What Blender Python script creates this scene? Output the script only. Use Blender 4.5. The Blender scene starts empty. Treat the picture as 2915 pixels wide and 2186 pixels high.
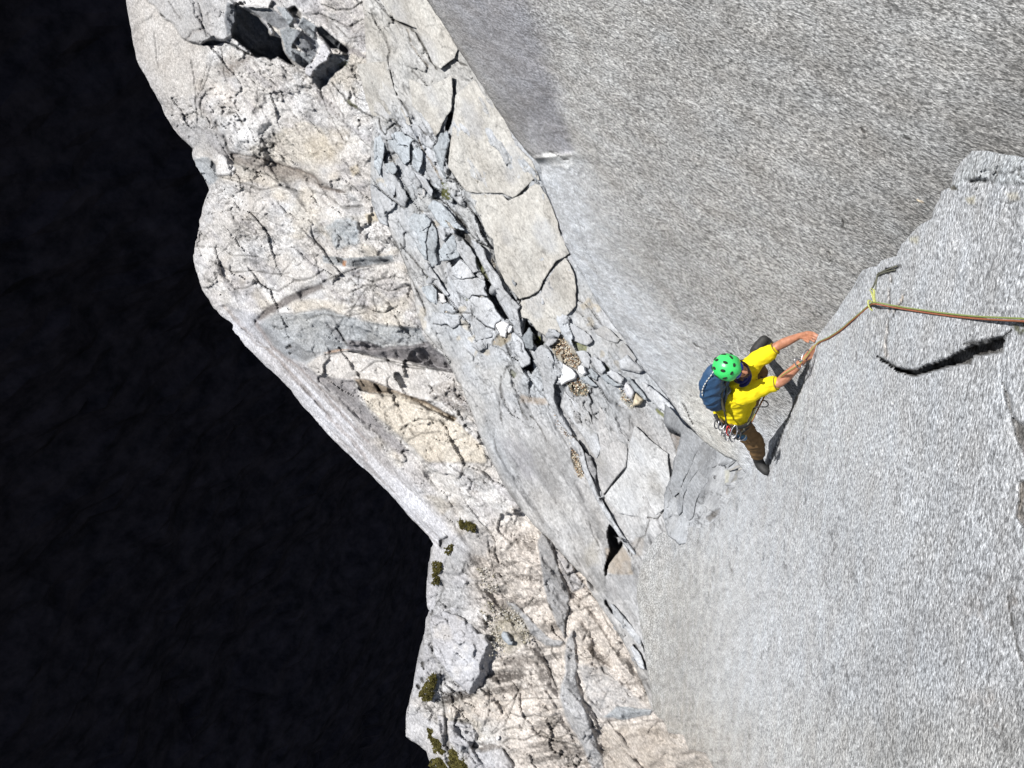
import bpy, bmesh, math, random
import numpy as np
from mathutils import Vector, Matrix
random.seed(7)
SC = bpy.context.scene
COL = SC.collection

# ------------------------------------------------------------------ frame of the place
# k-space: x right, y down, z away from the photographer, metres; G = which way is down
F_PX, CX, CY = 2350.0, 1457.5, 1093.0
G = np.array([343.0, 1207.0, 2350.0]); G /= np.linalg.norm(G)
UPW = -G
XW = np.array([1.0, 0, 0]) - UPW * UPW[0]; XW /= np.linalg.norm(XW)
YW = np.cross(UPW, XW)
RW = np.array([XW, YW, UPW])            # k-space -> world
if np.linalg.det(RW) < 0:
    RW[1] *= -1
CAM_H = 120.0
def K2W(p):
    p = np.asarray(p, float)
    return p @ RW.T + np.array([0, 0, CAM_H])
def KP(x, y, z):
    return np.array([(x - CX) / F_PX * z, (y - CY) / F_PX * z, z])
def W(x, y, z):
    return Vector(K2W(KP(x, y, z)))
def WD(d):
    return Vector(np.asarray(d, float) @ RW.T)

# ------------------------------------------------------------------ camera
cam = bpy.data.cameras.new('camera')
cam.sensor_width = 36.0
cam.lens = F_PX / 2915.0 * 36.0
cam.clip_start = 0.1; cam.clip_end = 3000
camo = bpy.data.objects.new('camera', cam); COL.objects.link(camo)
r, d, f = WD((1, 0, 0)), WD((0, 1, 0)), WD((0, 0, 1))
m = Matrix.Identity(4)
for i in range(3):
    m[i][0] = r[i]; m[i][1] = -d[i]; m[i][2] = -f[i]
m[2][3] = CAM_H
camo.matrix_world = m
SC.camera = camo

# ------------------------------------------------------------------ sun, sky, exposure
SUN = np.array([0.70, 0.30, 0.65]); SUN /= np.linalg.norm(SUN)   # way the light travels
sd_ = WD(SUN)
sun = bpy.data.lights.new('sun', 'SUN'); sun.energy = 5.0; sun.angle = math.radians(0.5)
sun.color = (1.0, 0.975, 0.93)
suno = bpy.data.objects.new('sun', sun); COL.objects.link(suno)
suno.rotation_euler = sd_.to_track_quat('-Z', 'Y').to_euler()
wld = bpy.data.worlds.new('World'); SC.world = wld; wld.use_nodes = True
wn = wld.node_tree.nodes; wn.clear()
sky = wn.new('ShaderNodeTexSky'); sky.sky_type = 'NISHITA'; sky.sun_disc = False
ts = -sd_
sky.sun_elevation = math.asin(max(-1, min(1, ts.z)))
sky.sun_rotation = math.atan2(ts.x, ts.y)
bg = wn.new('ShaderNodeBackground'); bg.inputs['Strength'].default_value = 0.05
wo = wn.new('ShaderNodeOutputWorld')
wld.node_tree.links.new(sky.outputs[0], bg.inputs[0]); wld.node_tree.links.new(bg.outputs[0], wo.inputs[0])
SC.view_settings.view_transform = 'Standard'; SC.view_settings.look = 'None'
SC.view_settings.exposure = 0.45; SC.view_settings.gamma = 1.0
SC.view_settings.use_curve_mapping = False

# ------------------------------------------------------------------ noise in numpy
def h2(ix, iy, s):
    n = (ix.astype(np.int64) * 374761393 + iy.astype(np.int64) * 668265263 + s * 1274126177) & 0xFFFFFFFF
    n = ((n ^ (n >> 13)) * 1274126177) & 0xFFFFFFFF
    n = ((n ^ (n >> 16)) * 2246822519) & 0xFFFFFFFF
    n = n ^ (n >> 15)
    return (n & 0xFFFFFF) / float(0xFFFFFF)
def vn(x, y, s=0):
    ix = np.floor(x); iy = np.floor(y); fx = x - ix; fy = y - iy
    fx = fx * fx * fx * (fx * (fx * 6 - 15) + 10); fy = fy * fy * fy * (fy * (fy * 6 - 15) + 10)
    a = h2(ix, iy, s); b = h2(ix + 1, iy, s); c = h2(ix, iy + 1, s); e = h2(ix + 1, iy + 1, s)
    return ((a * (1 - fx) + b * fx) * (1 - fy) + (c * (1 - fx) + e * fx) * fy) * 2 - 1
def fbm(x, y, o=4, s=0, g=0.5):
    t = 0; a = 1.0; n = 0
    for i in range(o):
        t = t + a * vn(x, y, s + i * 17); n += a
        x, y = (x * 1.6 - y * 1.2) + 3.7, (x * 1.2 + y * 1.6) + 1.3
        a *= g
    return t / n
def voro(x, y, s=0):
    ix = np.floor(x); iy = np.floor(y)
    F1 = np.full(x.shape, 9.0); F2 = np.full(x.shape, 9.0)
    bx = np.zeros_like(x); by = np.zeros_like(x); hh = np.zeros_like(x)
    for dx in (-1, 0, 1):
        for dy in (-1, 0, 1):
            cx = ix + dx; cy = iy + dy
            px = cx + h2(cx, cy, s); py = cy + h2(cx, cy, s + 5)
            dd = np.hypot(px - x, py - y)
            nw = dd < F1
            F2 = np.where(nw, F1, np.minimum(F2, dd)); F1 = np.where(nw, dd, F1)
            bx = np.where(nw, px, bx); by = np.where(nw, py, by); hh = np.where(nw, h2(cx, cy, s + 9), hh)
    return F1, F2, bx, by, hh
def sstep(a, b, x):
    t = np.clip((x - a) / (b - a), 0, 1); return t * t * (3 - 2 * t)
def rot(x, y, deg):
    c, s = math.cos(math.radians(deg)), math.sin(math.radians(deg))
    return x * c + y * s, -x * s + y * c
def facets(x, y, sc, s=0, ang=0, st=1.0, tilt=1.0, warp=0.25):
    """broken rock: every cell its own tilted plane; -> height in px, edge distance 0..1, cell hash"""
    u, v = rot(x, y, ang); u = u / (sc * st); v = v / sc
    u = u + warp * fbm(u * 1.7, v * 1.7, 3, s + 31); v = v + warp * fbm(u * 1.7 + 9, v * 1.7, 3, s + 47)
    F1, F2, bx, by, hh = voro(u, v, s)
    ix = np.floor(bx * 97); iy = np.floor(by * 89)
    gx = h2(ix, iy, s + 61) * 2 - 1; gy = h2(ix, iy, s + 67) * 2 - 1
    h = (hh - 0.5) * 0.28 + tilt * (gx * (u - bx) + gy * (v - by))
    return h * sc, F2 - F1, hh
def wrinkle(x, y, sc, s=0, ang=0, st=1.0, w=0.06):
    """thin meandering dark joints, 1 on the line"""
    u, v = rot(x, y, ang); u = u / (sc * st); v = v / sc
    u = u + 0.35 * vn(u * 3, v * 3, s + 3); v = v + 0.35 * vn(u * 3 + 7, v * 3, s + 4)
    n = np.abs(fbm(u, v, 3, s, 0.55))
    return np.clip(1 - n / w, 0, 1)

# ------------------------------------------------------------------ polygons traced on the rock
def T(ox, oy, s, pts):
    return [(ox + a / s, oy + b / s) for a, b in pts]
Z1 = lambda p: T(1000, 200, 3.687, p)
Z2 = lambda p: T(1100, 600, 3.687, p)
Z3 = lambda p: T(1400, 900, 3.687, p)
Z4 = lambda p: T(1700, 1150, 3.687, p)
Z5 = lambda p: T(1400, 1250, 3.687, p)
Z6 = lambda p: T(1150, 1500, 3.687, p)
Z7 = lambda p: T(1100, 1736, 3.687, p)
T7 = lambda p: T(400, 0, 3.687, p)
R2 = lambda p: T(300, 0, 2.37, p)
R3 = lambda p: T(500, 600, 2.37, p)
R4 = lambda p: T(1000, 0, 2.37, p)
R5 = lambda p: T(1000, 600, 2.37, p)
R6 = lambda p: T(1000, 1300, 1.872, p)
R7 = lambda p: T(2300, 400, 2.073, p)
R8 = lambda p: T(2500, 1000, 3.318, p)
Q0 = lambda p: T(1900, 900, 3.318, p)

def fract(poly, amp, seed=0, closed=True, lev=3):
    """roughen an outline"""
    rng = random.Random(seed)
    pts = [np.array(p, float) for p in poly]
    for l in range(lev):
        out = []
        n = len(pts)
        for i in range(n if closed else n - 1):
            a, b = pts[i], pts[(i + 1) % n]
            L = np.hypot(*(b - a))
            out.append(a)
            if L > 9:
                nrm = np.array([-(b - a)[1], (b - a)[0]]) / L
                out.append((a + b) / 2 + nrm * rng.uniform(-1, 1) * min(amp, L * 0.12))
        if not closed: out.append(pts[-1])
        pts = out; amp *= 0.6
    return [tuple(p) for p in pts]
def poly_sd(x, y, poly):
    """signed distance (negative inside) and nearest outline point"""
    x = np.asarray(x, float); y = np.asarray(y, float)
    best = np.full(x.shape, 1e18); nx = np.zeros_like(x); ny = np.zeros_like(x); ins = np.zeros(x.shape, bool)
    n = len(poly)
    for i in range(n):
        ax, ay = poly[i]; bx, by = poly[(i + 1) % n]
        ex, ey = bx - ax, by - ay
        t = np.clip(((x - ax) * ex + (y - ay) * ey) / (ex * ex + ey * ey + 1e-9), 0, 1)
        px = ax + t * ex; py = ay + t * ey
        dd = (x - px) ** 2 + (y - py) ** 2
        m_ = dd < best
        best = np.where(m_, dd, best); nx = np.where(m_, px, nx); ny = np.where(m_, py, ny)
        if ay != by:
            c = ((ay > y) != (by > y)) & (x < (bx - ax) * (y - ay) / (by - ay) + ax)
            ins ^= c
    dd = np.sqrt(best)
    return np.where(ins, -dd, dd), nx, ny
def line_d(x, y, pts):
    best = np.full(x.shape, 1e18)
    for i in range(len(pts) - 1):
        ax, ay = pts[i]; bx, by = pts[i + 1]
        ex, ey = bx - ax, by - ay
        t = np.clip(((x - ax) * ex + (y - ay) * ey) / (ex * ex + ey * ey + 1e-9), 0, 1)
        best = np.minimum(best, (x - ax - t * ex) ** 2 + (y - ay - t * ey) ** 2)
    return np.sqrt(best)

def srgb(r, g, b):
    f_ = lambda c: (c / 255 / 12.92) if c / 255 < 0.04045 else ((c / 255 + 0.055) / 1.055) ** 2.4
    return np.array([f_(r), f_(g), f_(b)])

# ------------------------------------------------------------------ naming helpers
def tag(o, label=None, cat=None, group=None, kind=None):
    if label: o['label'] = label
    if cat: o['category'] = cat
    if group: o['group'] = group
    if kind: o['kind'] = kind
    return o
def link(name, me, mat=None, parent=None):
    o = bpy.data.objects.new(name, me); COL.objects.link(o)
    if mat is not None:
        me.materials.clear(); me.materials.append(mat)
    if parent is not None:
        o.parent = parent
        o.matrix_parent_inverse = parent.matrix_world.inverted()
    return o
def empty(name, loc):
    o = bpy.data.objects.new(name, None); COL.objects.link(o)
    o.matrix_world = Matrix.Translation(loc); o.empty_display_size = 0.1
    return o

# ------------------------------------------------------------------ rock sheets
class Patch:
    """a traced area with its own colour or painted shade, set-back and slope (soft = blend width)"""
    def __init__(s, poly, col=None, k=1.0, off=0.0, slope=None, soft=4.0, rough=1.2, seed=0, p0=None, dome=0.0):
        s.poly = fract(poly, rough, seed + 5); s.col = col; s.k = k; s.off = off; s.slope = slope; s.soft = soft
        a = np.array(poly); s.bb = (a[:, 0].min() - soft * 2, a[:, 0].max() + soft * 2, a[:, 1].min() - soft * 2, a[:, 1].max() + soft * 2)
        s.c = a.mean(0) if p0 is None else np.array(p0); s.dome = dome
    def apply(s, x, y, h, c):
        m_ = (x > s.bb[0]) & (x < s.bb[1]) & (y > s.bb[2]) & (y < s.bb[3])
        if not m_.any(): return
        xx, yy = x[m_], y[m_]
        sd, _, _ = poly_sd(xx, yy, s.poly)
        sd = sd + s.soft * 0.6 * fbm(xx / (s.soft * 3 + 4), yy / (s.soft * 3 + 4), 3, 5)
        w = sstep(s.soft, -s.soft, sd)
        dh = np.full(xx.shape, float(s.off))
        if s.slope is not None:
            dh = dh + s.slope[0] * (xx - s.c[0]) + s.slope[1] * (yy - s.c[1])
        if s.dome: dh = dh + s.dome * (1 - np.exp(sd / 25.0)) * (sd < 0)
        h[m_] += w * dh
        if s.col is not None:
            ww = (w * s.k)[:, None]
            if s.col.mean() < 0.13 and s.off > -7.5 and s.slope is None:     # crusty growth: broken up into specks
                sp = fbm(xx / 9, yy / 6, 3, 17) + 0.8 * vn(xx / 3.3, yy / 3.3, 19) + 0.25
                ww = ww * sstep(-0.35, 0.25, sp)[:, None]
            elif s.slope is None:
                ww = ww * np.clip(0.86 + 0.5 * fbm(xx / 22, yy / 22, 4, 23), 0, 1)[:, None]
            c[m_] = c[m_] * (1 - ww) + s.col * ww
class Stroke:
    """a traced joint or crack: groove of a given width and depth, with dark soil, lichen or painted shade in it"""
    def __init__(s, pts, w=4, dep=6, dark=0.6, col=(0.035, 0.032, 0.028), rough=2.0, seed=0, step=0.0):
        s.pts = fract(pts, rough, seed + len(pts), closed=False); s.w = w; s.dep = dep; s.dark = dark; s.col = np.array(col); s.step = step
        a = np.array(s.pts); q = w * 4 + 2
        s.bb = (a[:, 0].min() - q, a[:, 0].max() + q, a[:, 1].min() - q, a[:, 1].max() + q)
    def apply(s, x, y, h, c):
        m_ = (x > s.bb[0]) & (x < s.bb[1]) & (y > s.bb[2]) & (y < s.bb[3])
        if not m_.any(): return
        xx, yy = x[m_], y[m_]
        dd = line_d(xx, yy, s.pts)
        if s.w > 12:            # broad hollow between bulges, its shading painted in as well
            k = np.exp(-(dd / (s.w * 0.8)) ** 2) * np.clip(0.8 + 0.5 * vn(xx / 60, yy / 60, 3), 0, 1.2)
            h[m_] -= k * s.dep * 0.8
            kk = (k * s.dark * np.clip(0.9 + 0.6 * fbm(xx / 10, yy / 10, 3, 8), 0, 1))[:, None]
            c[m_] = c[m_] * (1 - kk) + s.col * kk
            return
        ww = s.w * (0.65 + 0.6 * (vn(xx / 14, yy / 14, 3) + 0.4))
        ww = np.maximum(ww, 0.8)
        k = sstep(1.25, 0.35, dd / ww)
        h[m_] -= k * s.dep
        kk = (k * s.dark)[:, None]
        c[m_] = c[m_] * (1 - kk) + s.col * kk

def build_sheet(name, poly, inv, step, relief, colour, mat, skirt=1.0, streak=(0, 1), rnd=(6, 6), patches=(), strokes=(),
                parent=None, rough=1.5, seed=0, flare=0.0, grain=None):
    poly = fract(poly, rough, seed)
    a = np.array(poly)
    x0, x1 = a[:, 0].min() - step, a[:, 0].max() + step; y0, y1 = a[:, 1].min() - step, a[:, 1].max() + step
    nx = max(3, int((x1 - x0) / step) + 1); ny = max(3, int((y1 - y0) / step) + 1)
    gx, gy = np.meshgrid(np.linspace(x0, x1, nx), np.linspace(y0, y1, ny))
    sd, px, py = poly_sd(gx, gy, poly)
    cxx = (gx[:-1, :-1] + gx[1:, 1:]) / 2; cyy = (gy[:-1, :-1] + gy[1:, 1:]) / 2
    csd = (sd[:-1, :-1] + sd[1:, :-1] + sd[:-1, 1:] + sd[1:, 1:]) / 4
    keep = csd < 0
    idx = np.arange(nx * ny).reshape(ny, nx)
    used = np.zeros((ny, nx), int)
    for di in (0, 1):
        for dj in (0, 1):
            used[di:ny - 1 + di, dj:nx - 1 + dj] += keep
    border = (used > 0) & (used < 4)
    gx = np.where(border, px, gx); gy = np.where(border, py, gy); sd = np.where(border, 0, sd)
    sel = used.ravel() > 0
    remap = -np.ones(nx * ny, int); remap[sel] = np.arange(sel.sum())
    x = gx.ravel()[sel]; y = gy.ravel()[sel]; s = -sd.ravel()[sel]
    h = np.zeros_like(x); c = np.ones((len(x), 3)) * 0.4
    c[:] = colour(x, y, s) if callable(colour) else colour
    if relief is not None:
        rr = relief(x, y, s)
        if isinstance(rr, tuple):
            h += rr[0]; c *= rr[1][:, None]
        else: h += rr
    for p in patches: p.apply(x, y, h, c)
    for p in strokes: p.apply(x, y, h, c)
    if rnd: h -= rnd[1] * np.clip(1 - s / rnd[0], 0, 1) ** 2
    z = 1.0 / inv(x, y)
    zz = z - h * z / F_PX
    K = np.stack([(x - CX) / F_PX * zz, (y - CY) / F_PX * zz, zz], 1)
    kk = keep.ravel()
    q00 = idx[:-1, :-1].ravel()[kk]; q10 = idx[:-1, 1:].ravel()[kk]; q11 = idx[1:, 1:].ravel()[kk]; q01 = idx[1:, :-1].ravel()[kk]
    quads = remap[np.stack([q00, q01, q11, q10], 1)]
    # rim
    e = np.concatenate([quads[:, [0, 1]], quads[:, [1, 2]], quads[:, [2, 3]], quads[:, [3, 0]]])
    es = np.sort(e, 1); key = es[:, 0].astype(np.int64) * (len(x) + 1) + es[:, 1]
    _, first, cnt = np.unique(key, return_index=True, return_counts=True)
    be = e[first[cnt == 1]]
    bv = np.unique(be)
    ctr = np.array([x.mean(), y.mean()])
    dirv = np.stack([x[bv] - ctr[0], y[bv] - ctr[1]], 1); dirv /= np.linalg.norm(dirv, axis=1)[:, None] + 1e-9
    # the outward way across each rim point, taken from the outline itself
    ex, ey = px.ravel()[sel][bv], py.ravel()[sel][bv]
    n_ring = max(1, min(26, int(skirt / 0.10))) if skirt > 0.5 else 1
    rings = [K]; prev = bv; Fs = []; base = len(x); rv = []
    for j_ in range(1, n_ring + 1):
        Kb = K[bv].copy(); dz = skirt * j_ / n_ring
        Kb = Kb * ((Kb[:, 2] + dz) / Kb[:, 2])[:, None]
        inn = flare * dz
        if n_ring > 1:
            xx_, yy_ = x[bv], y[bv]; q_ = dz * F_PX / K[bv][:, 2]
            inn = inn + 0.16 * (0.6 + fbm(xx_ / 26 + 7, yy_ / 26 + q_ / 30, 4, 900)) * min(1, j_ / 2.0) + 0.10 * np.abs(vn(xx_ / 60 + q_ / 45, q_ / 22, 901))
        Kb[:, :2] -= dirv * (inn if np.isscalar(inn) else inn[:, None])
        ids = base + np.arange(len(bv)); base += len(bv)
        mp_ = -np.ones(len(x), int); mp_[bv] = ids
        pm_ = -np.ones(len(x), int); pm_[bv] = prev
        Fs.append(np.stack([pm_[be[:, 1]], pm_[be[:, 0]], mp_[be[:, 0]], mp_[be[:, 1]]], 1))
        prev = ids; rings.append(Kb); rv.append(bv)
    rv = np.concatenate(rv)
    V = np.concatenate(rings); Fq = np.concatenate([quads] + Fs)
    C = np.concatenate([c, c[rv] * (1 + 0.35 * fbm(V[len(x):, 0] * 4 + V[len(x):, 2] * 3, V[len(x):, 1] * 4 - V[len(x):, 2] * 2, 4, 905))[:, None]])
    # plane coordinates in metres for the grain: u along the streak, v across
    xm, ym = x.mean(), y.mean(); st = np.array(streak, float); st /= np.linalg.norm(st)
    iv = lambda a_, b_: float(inv(np.array([a_]), np.array([b_]))[0])
    k0 = KP(xm, ym, 1 / iv(xm, ym)); k1 = KP(xm + 20 * st[0], ym + 20 * st[1], 1 / iv(xm + 20 * st[0], ym + 20 * st[1]))
    k2 = KP(xm - 20 * st[1], ym + 20 * st[0], 1 / iv(xm - 20 * st[1], ym + 20 * st[0]))
    e1 = (k1 - k0) / np.linalg.norm(k1 - k0); e2 = (k2 - k0); e2 -= e1 * e2.dot(e1); e2 /= np.linalg.norm(e2)
    Wv = K2W(V)
    ga_ = np.ones(len(x)) if grain is None else grain(x, y)
    GA = np.concatenate([ga_, ga_[rv]])[:, None]
    me = bpy.data.meshes.new(name)
    me.vertices.add(len(Wv)); me.vertices.foreach_set('co', Wv.ravel().astype(np.float32))
    nl = len(Fq) * 4
    me.loops.add(nl); me.loops.foreach_set('vertex_index', Fq.ravel().astype(np.int32))
    me.polygons.add(len(Fq)); me.polygons.foreach_set('loop_start', np.arange(0, nl, 4, dtype=np.int32))
    me.polygons.foreach_set('use_smooth', np.ones(len(Fq), bool))
    me.update(calc_edges=True)
    at = me.color_attributes.new('Col', 'FLOAT_COLOR', 'POINT')
    at.data.foreach_set('color', np.concatenate([np.clip(C, 0.004, 0.9), GA], 1).ravel().astype(np.float32))
    e3 = np.cross(e1, e2)
    ga = me.attributes.new('Grain', 'FLOAT_VECTOR', 'POINT')
    ga.data.foreach_set('vector', np.stack([V @ e1, V @ e2, V @ e3], 1).ravel().astype(np.float32))
    o = link(name, me, mat, parent)
    o['n'] = len(x); del o['n']
    return o

# ------------------------------------------------------------------ materials
def nmat(name):
    mt = bpy.data.materials.new(name); mt.use_nodes = True
    nt = mt.node_tree; b = nt.nodes['Principled BSDF']
    return mt, nt, b
def plain(name, rgb, rough=0.7, metal=0.0, noise=0.0, nscale=40, spec=0.5, bump=0.0):
    mt, nt, b = nmat(name)
    b.inputs['Base Color'].default_value = (*rgb, 1); b.inputs['Roughness'].default_value = rough
    b.inputs['Metallic'].default_value = metal; b.inputs['Specular IOR Level'].default_value = spec
    if noise or bump:
        tc = nt.nodes.new('ShaderNodeTexCoord'); n = nt.nodes.new('ShaderNodeTexNoise')
        n.inputs['Scale'].default_value = nscale; n.inputs['Detail'].default_value = 4
        nt.links.new(tc.outputs['Object'], n.inputs['Vector'])
        if noise:
            mr = nt.nodes.new('ShaderNodeMapRange'); mr.inputs['From Min'].default_value = 0.3; mr.inputs['From Max'].default_value = 0.7
            mr.inputs['To Min'].default_value = 1 - noise; mr.inputs['To Max'].default_value = 1 + noise
            nt.links.new(n.outputs['Fac'], mr.inputs['Value'])
            vm = nt.nodes.new('ShaderNodeVectorMath'); vm.operation = 'SCALE'; vm.inputs[0].default_value = rgb
            nt.links.new(mr.outputs[0], vm.inputs['Scale']); nt.links.new(vm.outputs[0], b.inputs['Base Color'])
        if bump:
            bp = nt.nodes.new('ShaderNodeBump'); bp.inputs['Distance'].default_value = bump; bp.inputs['Strength'].default_value = 0.8
            nt.links.new(n.outputs['Fac'], bp.inputs['Height']); nt.links.new(bp.outputs[0], b.inputs['Normal'])
    return mt
def rock_mat(name, along, across, lo, hi, contrast=0.16, fine=0.25, bump=0.006, blotch=0.12, spec=0.25):
    mt, nt, b = nmat(name)
    N, L = nt.nodes.new, nt.links.new
    at = N('ShaderNodeAttribute'); at.attribute_name = 'Col'
    uv = N('ShaderNodeAttribute'); uv.attribute_name = 'Grain'
    mp = N('ShaderNodeMapping'); mp.inputs['Scale'].default_value = (along, across, across); L(uv.outputs['Vector'], mp.inputs['Vector'])
    n1 = N('ShaderNodeTexNoise'); n1.inputs['Scale'].default_value = 1; n1.inputs['Detail'].default_value = 4; n1.inputs['Roughness'].default_value = 0.72
    n1.inputs['Distortion'].default_value = 0.0
    L(mp.outputs[0], n1.inputs['Vector'])
    r1 = N('ShaderNodeMapRange'); r1.interpolation_type = 'SMOOTHSTEP'
    r1.inputs['From Min'].default_value = 0.5 - contrast; r1.inputs['From Max'].default_value = 0.5 + contrast
    r1.inputs['To Min'].default_value = lo; r1.inputs['To Max'].default_value = hi
    L(n1.outputs['Fac'], r1.inputs['Value'])
    mp2 = N('ShaderNodeMapping'); mp2.inputs['Scale'].default_value = (across * 1.1, across * 2.3, across * 2.3); L(uv.outputs['Vector'], mp2.inputs['Vector'])
    n2 = N('ShaderNodeTexNoise'); n2.inputs['Scale'].default_value = 1; n2.inputs['Detail'].default_value = 2
    L(mp2.outputs[0], n2.inputs['Vector'])
    r2 = N('ShaderNodeMapRange'); r2.inputs['From Min'].default_value = 0.32; r2.inputs['From Max'].default_value = 0.68
    r2.inputs['To Min'].default_value = 1 - fine; r2.inputs['To Max'].default_value = 1 + fine
    L(n2.outputs['Fac'], r2.inputs['Value'])
    mp3 = N('ShaderNodeMapping'); mp3.inputs['Scale'].default_value = (along * 0.09, across * 0.07, across * 0.07); L(uv.outputs['Vector'], mp3.inputs['Vector'])
    n3 = N('ShaderNodeTexNoise'); n3.inputs['Scale'].default_value = 1; n3.inputs['Detail'].default_value = 4
    L(mp3.outputs[0], n3.inputs['Vector'])
    r3 = N('ShaderNodeMapRange'); r3.inputs['From Min'].default_value = 0.3; r3.inputs['From Max'].default_value = 0.7
    r3.inputs['To Min'].default_value = 1 - blotch; r3.inputs['To Max'].default_value = 1 + blotch
    L(n3.outputs['Fac'], r3.inputs['Value'])
    m1 = N('ShaderNodeMath'); m1.operation = 'MULTIPLY'; L(r1.outputs[0], m1.inputs[0]); L(r2.outputs[0], m1.inputs[1])
    gm = N('ShaderNodeMix'); gm.inputs['A'].default_value = 1.0; L(at.outputs['Alpha'], gm.inputs['Factor']); L(m1.outputs[0], gm.inputs['B'])
    m2 = N('ShaderNodeMath'); m2.operation = 'MULTIPLY'; L(gm.outputs[0], m2.inputs[0]); L(r3.outputs[0], m2.inputs[1])
    # slight warm / cool drift of the crystals
    cr = N('ShaderNodeMix'); cr.data_type = 'RGBA'
    cr.inputs['A'].default_value = (1.03, 1.0, 0.965, 1); cr.inputs['B'].default_value = (0.95, 1.0, 1.06, 1)
    L(n3.outputs['Fac'], cr.inputs['Factor'])
    v1 = N('ShaderNodeVectorMath'); v1.operation = 'MULTIPLY'; L(at.outputs['Color'], v1.inputs[0]); L(cr.outputs['Result'], v1.inputs[1])
    v2 = N('ShaderNodeVectorMath'); v2.operation = 'SCALE'; L(v1.outputs[0], v2.inputs[0]); L(m2.outputs[0], v2.inputs['Scale'])
    v3 = N('ShaderNodeVectorMath'); v3.operation = 'MINIMUM'; L(v2.outputs[0], v3.inputs[0]); v3.inputs[1].default_value = (0.85, 0.85, 0.85)
    L(v3.outputs[0], b.inputs['Base Color'])
    b.inputs['Roughness'].default_value = 0.85; b.inputs['Specular IOR Level'].default_value = spec
    if bump:
        bp = N('ShaderNodeBump'); bp.inputs['Distance'].default_value = bump; bp.inputs['Strength'].default_value = 0.9
        L(gm.outputs[0], bp.inputs['Height']); L(bp.outputs[0], b.inputs['Normal'])
    return mt

M_slab = rock_mat('pale_streaked_granite', 34, 68, 0.30, 1.27, contrast=0.15, fine=0.45, bump=0.0025, blotch=0.07)
M_wall = rock_mat('dark_speckled_granite', 28, 66, 0.36, 1.64, contrast=0.16, fine=0.42, bump=0.0025)
M_rib = rock_mat('smooth_grey_rock', 9, 26, 0.80, 1.14, contrast=0.2, fine=0.13, bump=0.006)
M_cliff = rock_mat('creamy_weathered_rock', 10, 15, 0.72, 1.18, contrast=0.18, fine=0.22, bump=0.012)

# ------------------------------------------------------------------ how far each surface lies (1/metres)
def smax(a, b, k=0.01):
    d_ = np.clip(0.5 + 0.5 * (a - b) / k, 0, 1)
    return b * (1 - d_) + a * d_ + k * d_ * (1 - d_)
inv_slab = lambda x, y: smax(0.1527 + 0.000245 * (x - 2325) + 0.0000208 * (y - 985), 0.0630 + 2.5e-5 * (x - 1400), 0.02)
inv_wall = lambda x, y: 0.1316 + 7.86e-5 * (x - 2175) - 6e-5 * (y - 965)
inv_rib = lambda x, y: 0.062 + 2.5e-5 * (x - 1400) + 0 * y
inv_cliff = lambda x, y: 0.043 + 1.5e-5 * (x - 800) + 0 * y
inv_fan = lambda x, y: 0.0785 + 7e-5 * (x - 1930) + 0 * y

def desat(c, k): 
    g = c.mean(); return c * (1 - k) + g * k
# reflectance of the kinds of rock; slate and purple carry the tone of shaded faces
C_slab = np.array([0.465, 0.475, 0.495]); C_slabwarm = np.array([0.475, 0.465, 0.445])
C_wall = np.array([0.312, 0.307, 0.300]); C_wallblue = np.array([0.205, 0.203, 0.215]); C_wallpale = np.array([0.50, 0.515, 0.545])
K_ = 0.66
C_rib = np.array([0.455, 0.465, 0.485]) * K_; C_beige = np.array([0.450, 0.432, 0.402]) * K_; C_blue = np.array([0.35, 0.375, 0.40]) * K_
C_cream = np.array([0.665, 0.635, 0.61]) * K_; C_white = np.array([0.80, 0.785, 0.78]) * K_; C_pink = np.array([0.73, 0.66, 0.60]) * K_
C_grey = np.array([0.36, 0.36, 0.37]) * 0.66; C_purple = np.array([0.27, 0.255, 0.265]) * 0.7; C_brown = np.array([0.10, 0.085, 0.075]) * 0.6
C_slate = np.array([0.20, 0.21, 0.23]) * 0.6; C_soil = np.array([0.035, 0.03, 0.025]) * 0.7; C_ochre = np.array([0.47, 0.405, 0.30]) * K_
C_moss = np.array([0.040, 0.042, 0.006]); C_pale = np.array([0.56, 0.555, 0.58]) * K_

# ================================================================== near slab (right)
slab_poly = ([(3400, 460), (2990, 452)] + R7([(1275, 100), (1180, 85), (1060, 60), (970, 60), (900, 130), (860, 200), (850, 260), (790, 300), (750, 390), (730, 460), (660, 500),
    (600, 560), (550, 610), (525, 680), (430, 710), (400, 745), (330, 760), (290, 820), (220, 930), (130, 1060), (60, 1150), (20, 1240)])
    + Q0([(1400, 300), (1330, 430), (1290, 600), (1210, 760), (1130, 960), (1030, 1080), (920, 1240), (820, 1370), (740, 1480), (650, 1600)])
    + [(2070, 1432), (2040, 1478), (1995, 1503), (1940, 1500), (1900, 1508), (1870, 1522), (1845, 1560), (1822, 1620), (1812, 1700), (1822, 1780), (1838, 1880), (1852, 1960), (1862, 2030),
       (1890, 2052), (1902, 2086), (1945, 2092), (1962, 2134), (2008, 2142), (2030, 2184), (2082, 2212), (2140, 2640), (3400, 2640)])
def rel_slab(x, y, s):
    h = 14 * fbm(x / 260, y / 420, 4, 3) + 2.0 * fbm(x / 30, y / 80, 3, 8)
    # lumpier towards the top right and the right edge
    k = sstep(2450, 2880, x) * sstep(1150, 500, y) + 0.8 * sstep(2700, 2900, x) * sstep(1500, 1900, y)
    fh, fe, _ = facets(x, y, 80, 21, -15, 1.6, 0.7, 0.5)
    h = h + k * (0.35 * fh + 6 * fbm(x / 45, y / 70, 4, 9))
    u, v = rot(x, y, -12)
    h = h + 5 * fbm(v / 22, u / 14, 3, 77) * sstep(2500, 2750, x)
    return h
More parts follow.
